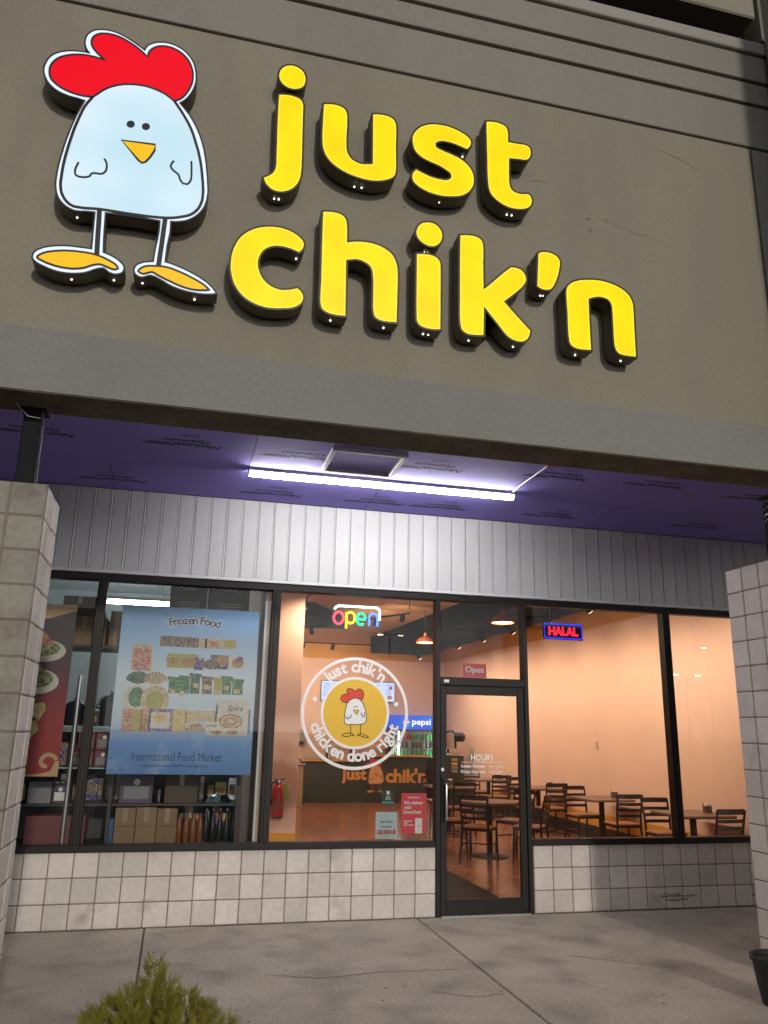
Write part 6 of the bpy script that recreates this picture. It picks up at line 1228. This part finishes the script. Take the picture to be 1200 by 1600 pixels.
part('ceiling', MB().box(1.9, 8.3, .19, 13.2, RZ, RZ + .06), m_brownceil, rm)
def room_wall(label, body, extras):
    xs = [p[0] for p in body.v]; ys = [p[1] for p in body.v]
    t = thing('interior_wall', label, 'wall', ((min(xs) + max(xs)) / 2, (min(ys) + max(ys)) / 2, 0))
    part('plaster', body, m_peach, t)
    for n, b, m in extras: part(n, b, m, t)
    return t
room_wall('long peach wall beside the dining tables with gold bands at top and bottom', MB().box(RX1, RX1 + .12, .30, RY1, -.02, RZ),
          [('upper_band', MB().box(RX1 - .004, RX1 + .001, .30, RY1, 3.46, RZ - .002), m_gold),
           ('wainscot', MB().box(RX1 - .004, RX1 + .001, .30, RY1, .215, .42), m_gold),
           ('dark_foot_strip', MB().bbox(RX1 - .018, RX1 + .001, .30, RY1, -.01, .216, .004), m_dtrim),  # dark strip along the foot of the wall
           ('wall_notice', MB().box(RX1 - .003, RX1 + .001, 4.85, 4.93, 1.42, 1.56), M('faint_notice', (.42, .30, .22), .7))])
room_wall('peach back wall behind the serving counter', MB().box(RX0 - .1, RX1 + .12, RY1, RY1 + .12, -.02, RZ),
          [('upper_band', MB().box(RX0, RX1 - .006, RY1 - .004, RY1 + .001, 3.45, RZ - .002), m_gold),
           ('wainscot', MB().box(RX0, RX1 - .006, RY1 - .004, RY1 + .001, .05, .58), m_gold),
           ('chair_rail', MB().bbox(RX0, RX1 - .02, RY1 - .03, RY1 + .001, .575, .655, .004), m_dtrim)])
room_wall('partition between the market and the dining room', MB().box(1.952, RX0, .102, RY1, -.02, RZ), [])
col = thing('wall_column', 'peach column end with gold foot where the fire extinguisher hangs', 'column', (2.4, 3.1, 0))
part('plaster', MB().bbox(RX0, 2.745, 3.0, 3.5, 0, RZ - .002, .006), m_peach, col)
part('gold_foot', MB().bbox(RX0 + .002, 2.749, 2.993, 3.49, .0, .40, .004), m_gold, col)
fb = thing('front_wall_lining', 'gold painted inner lining of the low wall under the dining window', 'wall', (6.3, .2, 0))
part('lining', MB().bbox(4.658, RX1 - .02, .192, .235, 0, .625, .004), m_gold, fb)
part('jamb', MB().bbox(4.610, 4.656, .106, .24, .02, .66, .004), M('yellow_jamb', (.68, .42, .06), .5), fb)
fb2 = thing('front_wall_lining', 'peach inner lining of the low wall under the counter window', 'wall', (2.9, .2, 0))
part('lining', MB().bbox(RX0 + .004, 3.64, .192, .225, 0, .625, .004), m_peach, fb2)
solo('door_mat', MB().bbox(3.55, 4.60, .24, 2.62, .001, .010, .003), m_mat, 'dark mat on the wooden floor inside the glass door', 'mat')

dt = thing('ceiling_duct', 'wide black duct under the dining room ceiling', 'duct', (6.4, 6, 3.46))
m_duct = M('black_duct', (.005, .005, .005), .9, var=.2, spec=.05)
part('casing', MB().zprism([(5.95, 2.2), (7.0, 2.2), (7.0, 11.3), (5.6, 11.3), (5.75, 8.0)], 3.47, RZ - .002), m_duct, dt)
part('casing', MB().zprism([(2.1, 6.3), (3.4, 6.3), (4.3, 8.0), (2.1, 8.6)], 3.62, RZ - .002), m_duct, dt)
for y in (4.0, 6.0, 8.0, 10.0):
    part('joint_ring', MB().box(5.70, 7.02, y - .02, y + .02, 3.455, 3.475), m_duct, dt)

# --- lamps
m_glow = EM('warm_bulb', (1.0, .74, .42), 9.0)
m_cop = M('orange_enamel_shade', (.42, .10, .022), .35, metal=.2, var=.05)
def lamp_light(name, kind, energy, loc, col, aim=None, size=.05, angle=60, blend=.6):
    l = bpy.data.lights.new(name, kind); l.energy = energy; l.color = col; l.shadow_soft_size = size
    if kind == 'SPOT': l.spot_size = R(angle); l.spot_blend = blend
    o = bpy.data.objects.new(name, l); COL.objects.link(o); o.location = loc
    if aim: o.rotation_euler = (Vector(aim) - Vector(loc)).to_track_quat('-Z', 'Y').to_euler()
    return o
WARM = (1.0, .745, .535)
def pendant(label, x, y, z, e=55):
    t = thing('pendant_lamp', label, 'lamp', (x, y, z), group='orange pendant lamps')
    part('shade', MB().lathe([(.165, z), (.167, z + .01), (.152, z + .05), (.115, z + .085), (.06, z + .11), (.03, z + .125), (.025, z + .19)], x, y, 24, cap=False), m_cop, t, smooth=True)
    part('bulb', MB().lathe([(.135, z + .012), (.13, z + .03), (.04, z + .05)], x, y, 20), m_glow, t, smooth=True)
    part('cord', MB().tube([(x, y, z + .18), (x, y, RZ)], .006, 6), m_dtrim, t)
    lamp_light('pendant_bulb', 'POINT', e, (x, y, z - .06), WARM, size=.12)
pendant('orange pendant lamp hanging in the transom pane above the door', 5.62, 3.0, 3.20, 45)
pendant('orange pendant lamp at the right edge of the counter window', 5.52, 6.5, 3.25, 45)
pendant('orange pendant lamp at the left, beside the column', 3.40, 9.3, 3.52, 40)

def track(label, pts, heads, energy):
    t = thing('track_light', label, 'light', pts[0])
    part('rail', MB().tube(pts, .016, 6), m_duct, t)
    n = len(pts) - 1
    for p in pts:
        part('drop_rod', MB().tube([p, (p[0], p[1], RZ)], .005, 5), m_duct, t)
    for p, aim in heads:
        v = (Vector(aim) - Vector(p)).normalized(); P0 = Vector(p) + Vector((0, 0, -.07))
        hdp = part('head', MB().tube([P0 - v * .09, P0 - v * .08, P0 + v * .07], [.025, .042, .048], 12), m_duct, t, smooth=True)
        part('head_lamp', MB().tube([P0 + v * .066, P0 + v * .074], .040, 12), m_glow, hdp)
        part('stem', MB().tube([p, tuple(P0)], .008, 6), m_duct, t)
        if energy:
            lamp_light('track_head', 'SPOT', energy, tuple(P0 + v * .11), WARM, aim, .05, 128, 1.0)
trk = [(6.55, y) for y in (1.0, 2.6, 4.2, 5.8, 7.4, 9.0, 10.6)]
track('black track of spot heads along the ceiling aimed at the dining wall', [(6.6, .8, 3.45), (6.6, 11.2, 3.45)],
      [((6.6, y, 3.45), (8.05, y + .12, 1.55)) for y in (1.0, 2.3, 3.6, 5.0, 6.4, 7.8, 9.2, 10.6)], 112)
track('black track of spot heads high in the counter window, running toward the neon sign', [(3.3, 8.6, 3.62), (4.9, 5.4, 3.62)],
      [((3.36, 8.48, 3.62), (3.0, 12.5, 1.2)), ((3.62, 7.96, 3.62), (4.9, 12.2, .6)), ((4.5, 6.2, 3.62), (5.4, 12.9, 1.6)), ((4.82, 5.56, 3.62), (6.4, 12.9, 1.2))], 105)
track('far black track of spot heads in front of the menu screens', [(3.0, 10.9, 3.62), (6.6, 10.9, 3.62)],
      [((x, 10.9, 3.62), (x + .1, 12.9, 2.2)) for x in (3.9, 4.6, 5.8, 6.5)], 48)
track('black track of spot heads over the floor inside the counter window', [(3.0, 2.2, 3.66), (3.0, 5.2, 3.66)],
      [((3.0, 2.6, 3.66), (2.4, 3.2, .8)), ((3.0, 4.8, 3.66), (4.2, 6.8, 0))], 110)

# --- dining furniture
m_cwood = M('seat_wood', (.33, .155, .085), .4, var=.12, scale=5, stretch=(1, 8, 1))
m_cframe = M('chair_frame_brown', (.028, .017, .014), .4, metal=.2, var=.1)
m_ttop = M('table_laminate', (.16, .095, .07), .35, var=.12, scale=4, stretch=(1, 6, 1))
def chair_proto():
    t = thing('dining_chair', 'dark ladder back chair', 'chair', (0, 0, 0), local=True, group='ladder back dining chairs')
    part('seat', MB().bbox(-.20, .20, -.18, .21, .425, .452, .010), m_cwood, t)
    part('seat_rail', MB().bbox(-.19, .19, -.17, .20, .395, .424, .004), m_cframe, t)
    for s in (-1, 1):
        part('leg', MB().tube([(s * .185, .185, .40), (s * .195, .20, 0)], .0155, 8), m_cframe, t, smooth=True)
        part('rear_post', MB().tube([(s * .20, -.255, 0), (s * .185, -.20, .25), (s * .18, -.185, .43), (s * .185, -.205, .62), (s * .195, -.26, .845)], [.016, .016, .017, .016, .013], 8), m_cframe, t, smooth=True)
        part('stretcher', MB().tube([(s * .19, .19, .22), (s * .19, -.205, .22)], .009, 6), m_cframe, t)
    part('stretcher', MB().tube([(-.19, .0, .22), (.19, .0, .22)], .009, 6), m_cframe, t)
    for z, h in ((.795, .062), (.70, .04), (.62, .04), (.54, .04)):
        y = -.19 - max(0, (z - .5)) * .2
        mb = MB()
        for k in range(6):
            a, b = -1 + 2 * k / 6, -1 + 2 * (k + 1) / 6
            ya, yb = y - .022 * (1 - a * a), y - .022 * (1 - b * b)
            xa, xb = a * .185, b * .185
            mb.add([(xa, ya - .008, z), (xb, yb - .008, z), (xb, yb + .008, z), (xa, ya + .008, z), (xa, ya - .008 - .2 * h * 0, z + h), (xb, yb - .008, z + h), (xb, yb + .008, z + h), (xa, ya + .008, z + h)],
                   [(0, 1, 5, 4), (2, 3, 7, 6), (0, 3, 2, 1), (4, 5, 6, 7), (0, 4, 7, 3), (1, 2, 6, 5)])
        part('slat', mb, m_cframe, t)
    return t
def table_proto(rnd_top):
    t = thing('dining_table', 'table', 'table', (0, 0, 0), local=True, group='dark pedestal dining tables')
    if rnd_top:
        part('tabletop', MB().lathe([(.40, .70), (.42, .708), (.42, .728), (.412, .735)], 0, 0, 36), m_ttop, t, smooth=True)
    else:
        part('tabletop', MB().bbox(-.36, .36, -.40, .40, .70, .735, .010), m_ttop, t)
    part('column', MB().tube([(0, 0, .02), (0, 0, .70)], .042, 14), m_cframe, t, smooth=True)
    part('top_bracket', MB().bbox(-.20, .20, -.03, .03, .682, .702, .003), m_cframe, t)
    part('base', MB().lathe([(.26, 0), (.262, .010), (.20, .024), (.06, .04), (.05, .05)], 0, 0, 28), m_cframe, t, smooth=True)
    return t
chair0 = chair_proto(); used_c = [0]
def chair(x, y, rot, label):
    if not used_c[0]:
        used_c[0] = 1; c = chair0; c.location = (x, y, 0); c.rotation_euler = (0, 0, rot); c['label'] = label; return c
    return dup(chair0, (x, y, 0), rot, label)
tb_s = table_proto(False); tb_r = table_proto(True); us = [0, 0]
def table(x, y, label, rd=False, rot=0):
    i = 1 if rd else 0; pr = tb_r if rd else tb_s
    if not us[i]:
        us[i] = 1; pr.location = (x, y, 0); pr.rotation_euler = (0, 0, rot); pr['label'] = label; return pr
    return dup(pr, (x, y, 0), rot, label)
m_tin = M('caddy_metal', (.16, .12, .10), .35, metal=.6, var=.1)
def caddy(x, y, label):
    t = thing('table_caddy', label, 'caddy', (x, y, .735), group='small metal caddies on the dining tables')
    part('holder', MB().bbox(x - .045, x + .045, y - .035, y + .035, .736, .82, .004), m_tin, t)
    part('napkins', MB().box(x - .035, x + .035, y - .025, y + .025, .80, .845), m_pwhite, t)
    part('shaker', MB().lathe([(.02, .736), (.022, .80), (.015, .83), (.016, .85)], x, y + .07, 10), m_steel, t, smooth=True)
rows = [(1.72, .92, 2.30, 'in the narrow right pane'), (4.05, 3.12, 4.62, 'mid dining window'), (6.35, 5.50, 7.05, 'third from the front'), (8.8, 7.95, 9.5, 'farthest back')]
for i, (ty, yn, yf, where) in enumerate(rows):
    table(7.62, ty, 'dark square table against the peach wall, ' + where)
    chair(7.56, yn + .22, .0 + (.05, -.04, .03, 0)[i], 'ladder back chair on the near side of the wall table ' + where)
    chair(7.58, yf - .02, PI + (-.04, .05, -.05, .04)[i], 'ladder back chair on the far side of the wall table ' + where)
    caddy(7.86, ty + .02, 'small metal caddy on the wall table ' + where)
table(5.58, 3.54, 'round dark table standing just inside the glass door', True)
chair(5.27, 3.12, -R(38), 'dark ladder back chair with brown seat nearest the door, its back to the glass')
chair(5.24, 4.02, -R(118), 'dark ladder back chair at the left of the round table, half behind the door stile')
chair(6.10, 3.86, R(118), 'dark ladder back chair on the far right side of the round table')
chair(6.02, 3.12, R(52), 'dark ladder back chair at the near right of the round table behind the door post')
table(6.0, 6.6, 'dark square table behind the round one')
chair(5.95, 5.88, .05, 'dark ladder back chair in front of the second middle table')
chair(6.02, 7.30, PI, 'dark ladder back chair beyond the second middle table')
caddy(6.1, 6.8, 'small metal caddy on the table behind the round one')

# --- counter and what stands there
m_ctr = M('dark_green_counter', (.030, .034, .026), .5, var=.15, scale=2)
m_ctop = M('golden_wood_edge', (.50, .27, .09), .4, var=.1)
ctr = thing('serving_counter', 'dark serving counter with golden wood top and orange lettering', 'counter', (5.7, 12.2, 0))
part('front', MB().bbox(4.20, 5.50, 12.0, 12.55, 0, .93, .006), m_ctr, ctr)
part('front', MB().bbox(5.502, 7.25, 12.0, 12.55, 0, 1.05, .006), m_ctr, ctr)
part('counter_top', MB().bbox(4.14, 5.49, 11.93, 12.6, .932, .975, .006), m_ctop, ctr)
part('counter_top', MB().bbox(5.492, 7.26, 11.93, 12.6, 1.052, 1.095, .006), m_ctop, ctr)
m_org = M('orange_sign_letters', (.62, .27, .06), .5, var=.05)
part('lettering', text_mb('just', 5.43, 11.992, .60, .3, .012, width=.62, height=.34), m_org, ctr)
part('lettering', text_mb("chik'n", 6.72, 11.992, .62, .3, .012, width=1.02, height=.34), m_org, ctr)
chicken_print(ctr, 5.96, 11.994, .62, .82, (M('sign_red', (.45, .05, .03), .5), M('sign_orange_body', (.62, .34, .15), .5), M('sign_brown_line', (.25, .1, .03), .5), m_org), .018)
up = thing('counter_shelf', 'golden wood shelf standing on the counter behind the round decal', 'shelf', (5.7, 12.4, .975))
part('board', MB().bbox(4.8, 6.3, 12.35, 12.6, 1.36, 1.40, .004), m_ctop, up)
for x in (4.84, 5.44):
    part('bracket', MB().bbox(x - .02, x + .02, 12.42, 12.55, .974, 1.362, .003), m_dtrim, up)
dm = thing('drinks_dispenser', 'tall dark drinks cabinet at the right end of the counter, seen through the door', 'machine', (7.5, 10.9, 0))
part('body', MB().bbox(7.28, 7.72, 10.6, 11.2, 0, 1.14, .008), m_ctr, dm)
for z in (1.05, .96, .88, .80):
    part('sticker', MB().box(7.42, 7.56, 10.594, 10.601, z - .03, z + .03), m_boxg if z != .96 else m_org, dm)
cf = thing('coffee_machine', 'dark chrome coffee machine on the cabinet beside the door stile', 'machine', (7.5, 10.9, 1.14))
part('base', MB().bbox(7.34, 7.66, 10.7, 11.1, 1.14, 1.19, .006), m_steel, cf)
part('frame', MB().tube([(7.36, 10.9, 1.19), (7.36, 10.9, 1.62), (7.44, 10.9, 1.68), (7.56, 10.9, 1.68), (7.62, 10.9, 1.60), (7.62, 10.9, 1.19)], .03, 8), m_enam, cf, smooth=True)
part('grinder', MB().lathe([(.10, 1.45), (.14, 1.50), (.14, 1.60), (.08, 1.66)], 7.72, 10.9, 14), m_enam, cf, smooth=True)
part('tray', MB().bbox(7.40, 7.80, 10.72, 11.06, 1.19, 1.30, .01), m_steel, cf)

def screen(label, x0, x1):
    t = thing('menu_screen', label, 'screen', ((x0 + x1) / 2, 12.93, 2.38), group='menu screens above the counter')
    part('bezel', MB().bbox(x0, x1, 12.92, 12.99, 2.38, 2.89, .006), m_enam, t)
    dsp = part('display', MB().box(x0 + .015, x1 - .015, 12.915, 12.925, 2.395, 2.875), EM('menu_display', (.50, .62, .98), 1.0, var=1, scale=3, col2=(.62, .72, .98)), t)
    mt_ = EM('menu_text', (.22, .30, .60), .8)
    for c in range(3):
        for r in range(6):
            if (c + r) % 4 == 3: continue
            xx = x0 + .06 + c * .32
            part('menu_line', MB().box(xx, xx + .2 - .03 * (r % 3), 12.9125, 12.918, 2.80 - r * .055, 2.812 - r * .055), mt_, dsp)
    part('menu_picture', MB().prism(circ(x1 - .14, 2.50, .07, 14, .05), 12.9122, 12.918), EM('menu_food', (.55, .22, .06), .9), dsp)
    part('menu_picture', MB().prism(circ(x1 - .12, 2.74, .045, 12), 12.9122, 12.918), EM('menu_red', (.6, .05, .08), .9), dsp)
screen('left of the two pale blue menu screens behind the round decal', 4.70, 5.67)
screen('right of the two pale blue menu screens behind the round decal', 5.69, 6.66)

fr_ = thing('drinks_cooler', 'tall drinks cooler with blue lit header and rows of bottles', 'cooler', (7.05, 12.75, 0))
part('cabinet', MB().bbox(6.44, 6.50, 12.60, 12.98, 0, 2.05, .006), m_enam, fr_)
part('cabinet', MB().bbox(7.64, 7.70, 12.60, 12.98, 0, 2.05, .006), m_enam, fr_)
part('cabinet', MB().bbox(6.50, 7.64, 12.60, 12.98, 0, 1.04, .006), m_enam, fr_)
part('back', MB().box(6.50, 7.64, 12.96, 12.98, 1.04, 1.70), m_pwhite, fr_)
part('top', MB().bbox(6.50, 7.64, 12.60, 12.98, 1.66, 1.71, .004), m_enam, fr_)
hd_ = part('header', MB().bbox(6.44, 7.70, 12.58, 12.98, 1.715, 2.06, .006), EM('cooler_header', (.010, .07, .55), 1.0, var=1, scale=1.5, col2=(.02, .16, .80)), fr_)
part('lettering', text_mb('pepsi', 7.28, 12.572, 1.875, .2, .004, width=.50, height=.19), EM('header_white', (.9, .92, 1), 1.2), hd_)
part('globe_mark', MB().prism(circ(6.88, 1.885, .085, 20), 12.572, 12.579), EM('globe_white', (.9, .9, .95), 1.0), hd_)
part('globe_mark', MB().prism([(6.88 + .078 * math.cos(a), 1.885 + .078 * math.sin(a)) for a in [PI * k / 10 for k in range(1, 11)]] + [(6.85, 1.90)], 12.569, 12.575), EM('globe_red', (.75, .02, .05), 1.0), hd_)
part('globe_mark', MB().prism([(6.88 + .078 * math.cos(a), 1.885 + .078 * math.sin(a)) for a in [PI + PI * k / 10 for k in range(1, 11)]] + [(6.91, 1.865)], 12.569, 12.575), EM('globe_blue', (.02, .1, .6), 1.0), hd_)
m_cstrip = EM('cooler_strip', (.82, 1.0, .95), 16.0)
for x in (6.70, 7.62):
    part('light_strip', MB().box(x - .014, x + .014, 12.61, 12.63, 1.06, 1.66), m_cstrip, fr_)
for z in (1.045, 1.25, 1.455):
    part('shelf', MB().box(6.51, 7.63, 12.64, 12.95, z - .006, z), m_white, fr_)
part('glass_door', MB().box(6.50, 7.64, 12.590, 12.596, 1.045, 1.68), m_glass, fr_)
bcol = {0: M('green_bottle', (.05, .35, .10), .2), 1: M('red_bottle', (.40, .03, .04), .2), 2: M('dark_bottle', (.05, .035, .04), .2), 3: M('pale_bottle', (.45, .50, .50), .2)}
seq = [[0] * 12, [2, 2, 3, 2, 2, 3, 2, 2, 2, 3, 2, 2], [2, 2, 1, 1, 1, 1, 0, 0, 0, 0, 0, 0]]
names = {0: 'green', 1: 'red', 2: 'dark', 3: 'pale'}
for r, z in enumerate((1.045, 1.25, 1.455)):
    for k in range(12):
        c = seq[r][k]
        x = 6.56 + k * .092
        b = MB().lathe([(.030, z), (.033, z + .01), (.033, z + .11), (.012, z + .15), (.012, z + .175)], x, 12.72, 8)
        solo('drink_bottle', b, bcol[c], '%s drink bottle, %s from the left on the %s shelf of the lit cooler' % (names[c], ordn[k], ('bottom', 'middle', 'top')[r]), 'bottle', '%s bottles on the %s cooler shelf' % (names[c], ('bottom', 'middle', 'top')[r]), smooth=True)

# fire extinguisher on the column
fe = thing('fire_extinguisher', 'red fire extinguisher with green tag hanging on the peach column', 'extinguisher', (2.495, 2.93, .58))
m_fred = M('extinguisher_red', (.42, .02, .025), .3, var=.03)
ex, ey = 2.495, 2.915
part('cylinder', MB().lathe([(.07, .60), (.078, .615), (.078, .92), (.06, .965), (.028, .985), (.028, 1.0)], ex, ey, 20), m_fred, fe, smooth=True)
part('foot_ring', MB().lathe([(.072, .585), (.072, .603)], ex, ey, 20), m_enam, fe)
vlv = part('valve', MB().bbox(ex - .025, ex + .025, ey - .02, ey + .02, .998, 1.04, .004), m_enam, fe)
part('lever', MB().tube([(ex - .06, ey - .02, 1.055), (ex, ey, 1.035), (ex + .07, ey - .03, 1.06)], .008, 6), m_enam, vlv)
part('gauge', MB().tube([(ex, ey - .02, 1.02), (ex, ey - .032, 1.02)], .018, 12), m_steel, vlv)
part('hose', MB().tube([(ex - .025, ey, 1.02), (ex - .09, ey - .01, 1.0), (ex - .10, ey - .02, .90), (ex - .088, ey - .02, .74)], .011, 8), m_enam, fe, smooth=True)
part('label_band', MB().lathe([(.0786, .70), (.0786, .80)], ex, ey, 20, cap=False), M('dull_label', (.30, .10, .09), .6), fe)
part('tag', MB().add([(ex + .04, ey - .085, .995), (ex + .095, ey - .085, .985), (ex + .13, ey - .085, .82), (ex + .075, ey - .085, .81), (ex + .04, ey - .083, .995), (ex + .095, ey - .083, .985), (ex + .13, ey - .083, .82), (ex + .075, ey - .083, .81)], [(0, 1, 2, 3), (7, 6, 5, 4), (0, 4, 5, 1), (2, 6, 7, 3), (1, 5, 6, 2), (0, 3, 7, 4)]), M('lime_tag', (.32, .48, .03), .5), fe)
part('bracket', MB().box(ex - .02, ex + .02, ey + .06, 2.992, .80, .95), m_enam, fe)

# things left on / near the counter
hc = thing('paper_dispenser', 'grey dispenser on the wall left of the round decal', 'dispenser', (4.3, 12.9, 1.3))
part('case', MB().bbox(4.12, 4.36, 12.80, 12.995, 1.32, 1.66, .02), m_boxg, hc)
part('slot', MB().box(4.16, 4.32, 12.79, 12.802, 1.34, 1.37), m_enam, hc)
sg = thing('sneeze_guard', 'clear glass guard standing at the left end of the counter', 'glass guard', (4.6, 12.0, .975))
part('pane', MB().box(4.2, 5.0, 12.05, 12.056, .976, 1.55), m_clear, sg)
for x in (4.2, 5.0):
    part('post', MB().tube([(x, 12.053, .975), (x, 12.053, 1.56)], .010, 8), m_alu, sg)
bs = thing('kitchen_worktop', 'brown side worktop left of the counter behind the column', 'counter', (3.7, 11.5, 0))
part('cabinet', MB().bbox(3.45, 4.05, 11.0, 12.9, 0, .88, .006), m_card, bs)
part('top', MB().bbox(3.42, 4.08, 10.96, 12.95, .882, .92, .006), m_boxg, bs)

# ================================================================= pot and shrub outside
m_pot = M('black_plastic_pot', (.018, .018, .020), .55, var=.2, scale=8, var2=.2, bump=.15)
pt = thing('plant_pot', 'empty black plastic nursery pot standing by the right pillar', 'pot', (5.125, -2.80, 0))
part('body', MB().lathe([(.118, .0), (.124, .012), (.140, .10), (.143, .102), (.165, .262)], 5.125, -2.80, 32), m_pot, pt, smooth=True)
part('rim', MB().lathe([(.163, .258), (.178, .260), (.180, .288), (.172, .292), (.160, .288), (.158, .20), (.13, .19), (.001, .188)], 5.125, -2.80, 32, cap=False), m_pot, pt, smooth=True)

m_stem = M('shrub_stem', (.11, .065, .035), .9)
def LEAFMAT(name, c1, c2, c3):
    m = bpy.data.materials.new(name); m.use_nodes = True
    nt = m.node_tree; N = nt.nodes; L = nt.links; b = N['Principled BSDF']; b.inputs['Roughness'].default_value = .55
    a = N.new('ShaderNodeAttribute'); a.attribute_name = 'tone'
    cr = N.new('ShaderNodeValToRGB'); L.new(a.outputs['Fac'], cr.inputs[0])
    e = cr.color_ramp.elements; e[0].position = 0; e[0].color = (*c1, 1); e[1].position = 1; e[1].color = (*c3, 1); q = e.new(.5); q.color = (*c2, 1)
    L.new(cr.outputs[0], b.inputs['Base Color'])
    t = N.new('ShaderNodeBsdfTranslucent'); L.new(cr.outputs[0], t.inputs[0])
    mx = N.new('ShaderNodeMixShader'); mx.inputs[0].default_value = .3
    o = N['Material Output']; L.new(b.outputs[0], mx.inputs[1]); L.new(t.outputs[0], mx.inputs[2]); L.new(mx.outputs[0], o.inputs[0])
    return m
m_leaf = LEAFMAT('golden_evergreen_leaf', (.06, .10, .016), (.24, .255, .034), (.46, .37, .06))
SX, SY = 1.15, -4.22
shr = thing('shrub', 'golden green evergreen shrub at the bottom edge of the picture', 'shrub', (SX, SY, -.03))
part('stem', MB().tube([(SX, SY + .05, -.06), (SX + .01, SY + .05, .25), (SX, SY + .05, .45)], [.03, .02, .008], 8), m_stem, shr)
rnd = random.Random(21)
spires = [(0.0, .0, .775, 1.0), (.05, .03, .70, .8), (-.06, -.03, .69, .8), (.13, .03, .66, .9), (-.14, -.02, .66, .9), (.22, -.03, .62, .9), (-.22, .02, .60, .9), (.07, -.14, .64, .9), (-.08, -.15, .64, .9), (.30, .02, .55, .8), (-.30, -.03, .54, .8), (.17, -.18, .58, .8), (-.19, -.17, .57, .8), (.05, .16, .64, .8), (-.10, .15, .62, .8), (.19, .15, .58, .7), (-.2, .15, .57, .7), (.02, -.26, .52, .8), (.30, -.15, .48, .7), (-.30, -.16, .47, .7)]
mb = MB(); tones = []
def spray(base, dirv, L, tone):
    d = Vector(dirv).normalized(); s = d.cross(Vector((rnd.uniform(-1, 1), rnd.uniform(-1, 1), rnd.uniform(-.3, .3)))).normalized(); n = d.cross(s)
    B = Vector(base); n0 = len(mb.f)
    steps = 5
    for k in range(steps):
        p = B + d * (L * k / steps) + n * rnd.uniform(-.003, .003)
        w = L * .42 * (1 - k / (steps + 1)) * rnd.uniform(.7, 1.15); lw = L * .085
        for sg_ in (-1, 1):
            q = p + s * sg_ * w + d * w * .95
            side = d * lw
            mb.add([p - side * .5, p + side * .7, q + side * .35, q - side * .1], [(0, 1, 2, 3)])
    tip = B + d * L * 1.15
    mb.add([B + d * L * .1 - s * L * .05, B + d * L * .1 + s * L * .05, tip], [(0, 1, 2)])
    for k in range(len(mb.f) - n0):
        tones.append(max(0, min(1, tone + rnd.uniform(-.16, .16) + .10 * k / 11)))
for (ox, oy, top, wt) in spires:
    for k in range(int(420 * wt)):
        h = rnd.random() ** .8
        z = .02 + (top - .02) * h
        rad = (.055 + .10 * (1 - h)) * rnd.uniform(.4, 1.0)
        a = rnd.uniform(0, 2 * PI)
        taper = .55 + .45 * min(1, (1 - h) * 2.2)
        p = (SX + ox * (.55 + .45 * (1 - .0)) + rad * math.cos(a) * taper, SY + oy + rad * math.sin(a) * taper, z)
        dv = (math.cos(a) * rnd.uniform(.3, .9) + ox * .9, math.sin(a) * rnd.uniform(.3, .9) + oy * .9, rnd.uniform(.6, 1.2))
        spray(p, dv, rnd.uniform(.035, .068) * (1.1 - .35 * h), .30 + .42 * h * rnd.uniform(.6, 1.2))
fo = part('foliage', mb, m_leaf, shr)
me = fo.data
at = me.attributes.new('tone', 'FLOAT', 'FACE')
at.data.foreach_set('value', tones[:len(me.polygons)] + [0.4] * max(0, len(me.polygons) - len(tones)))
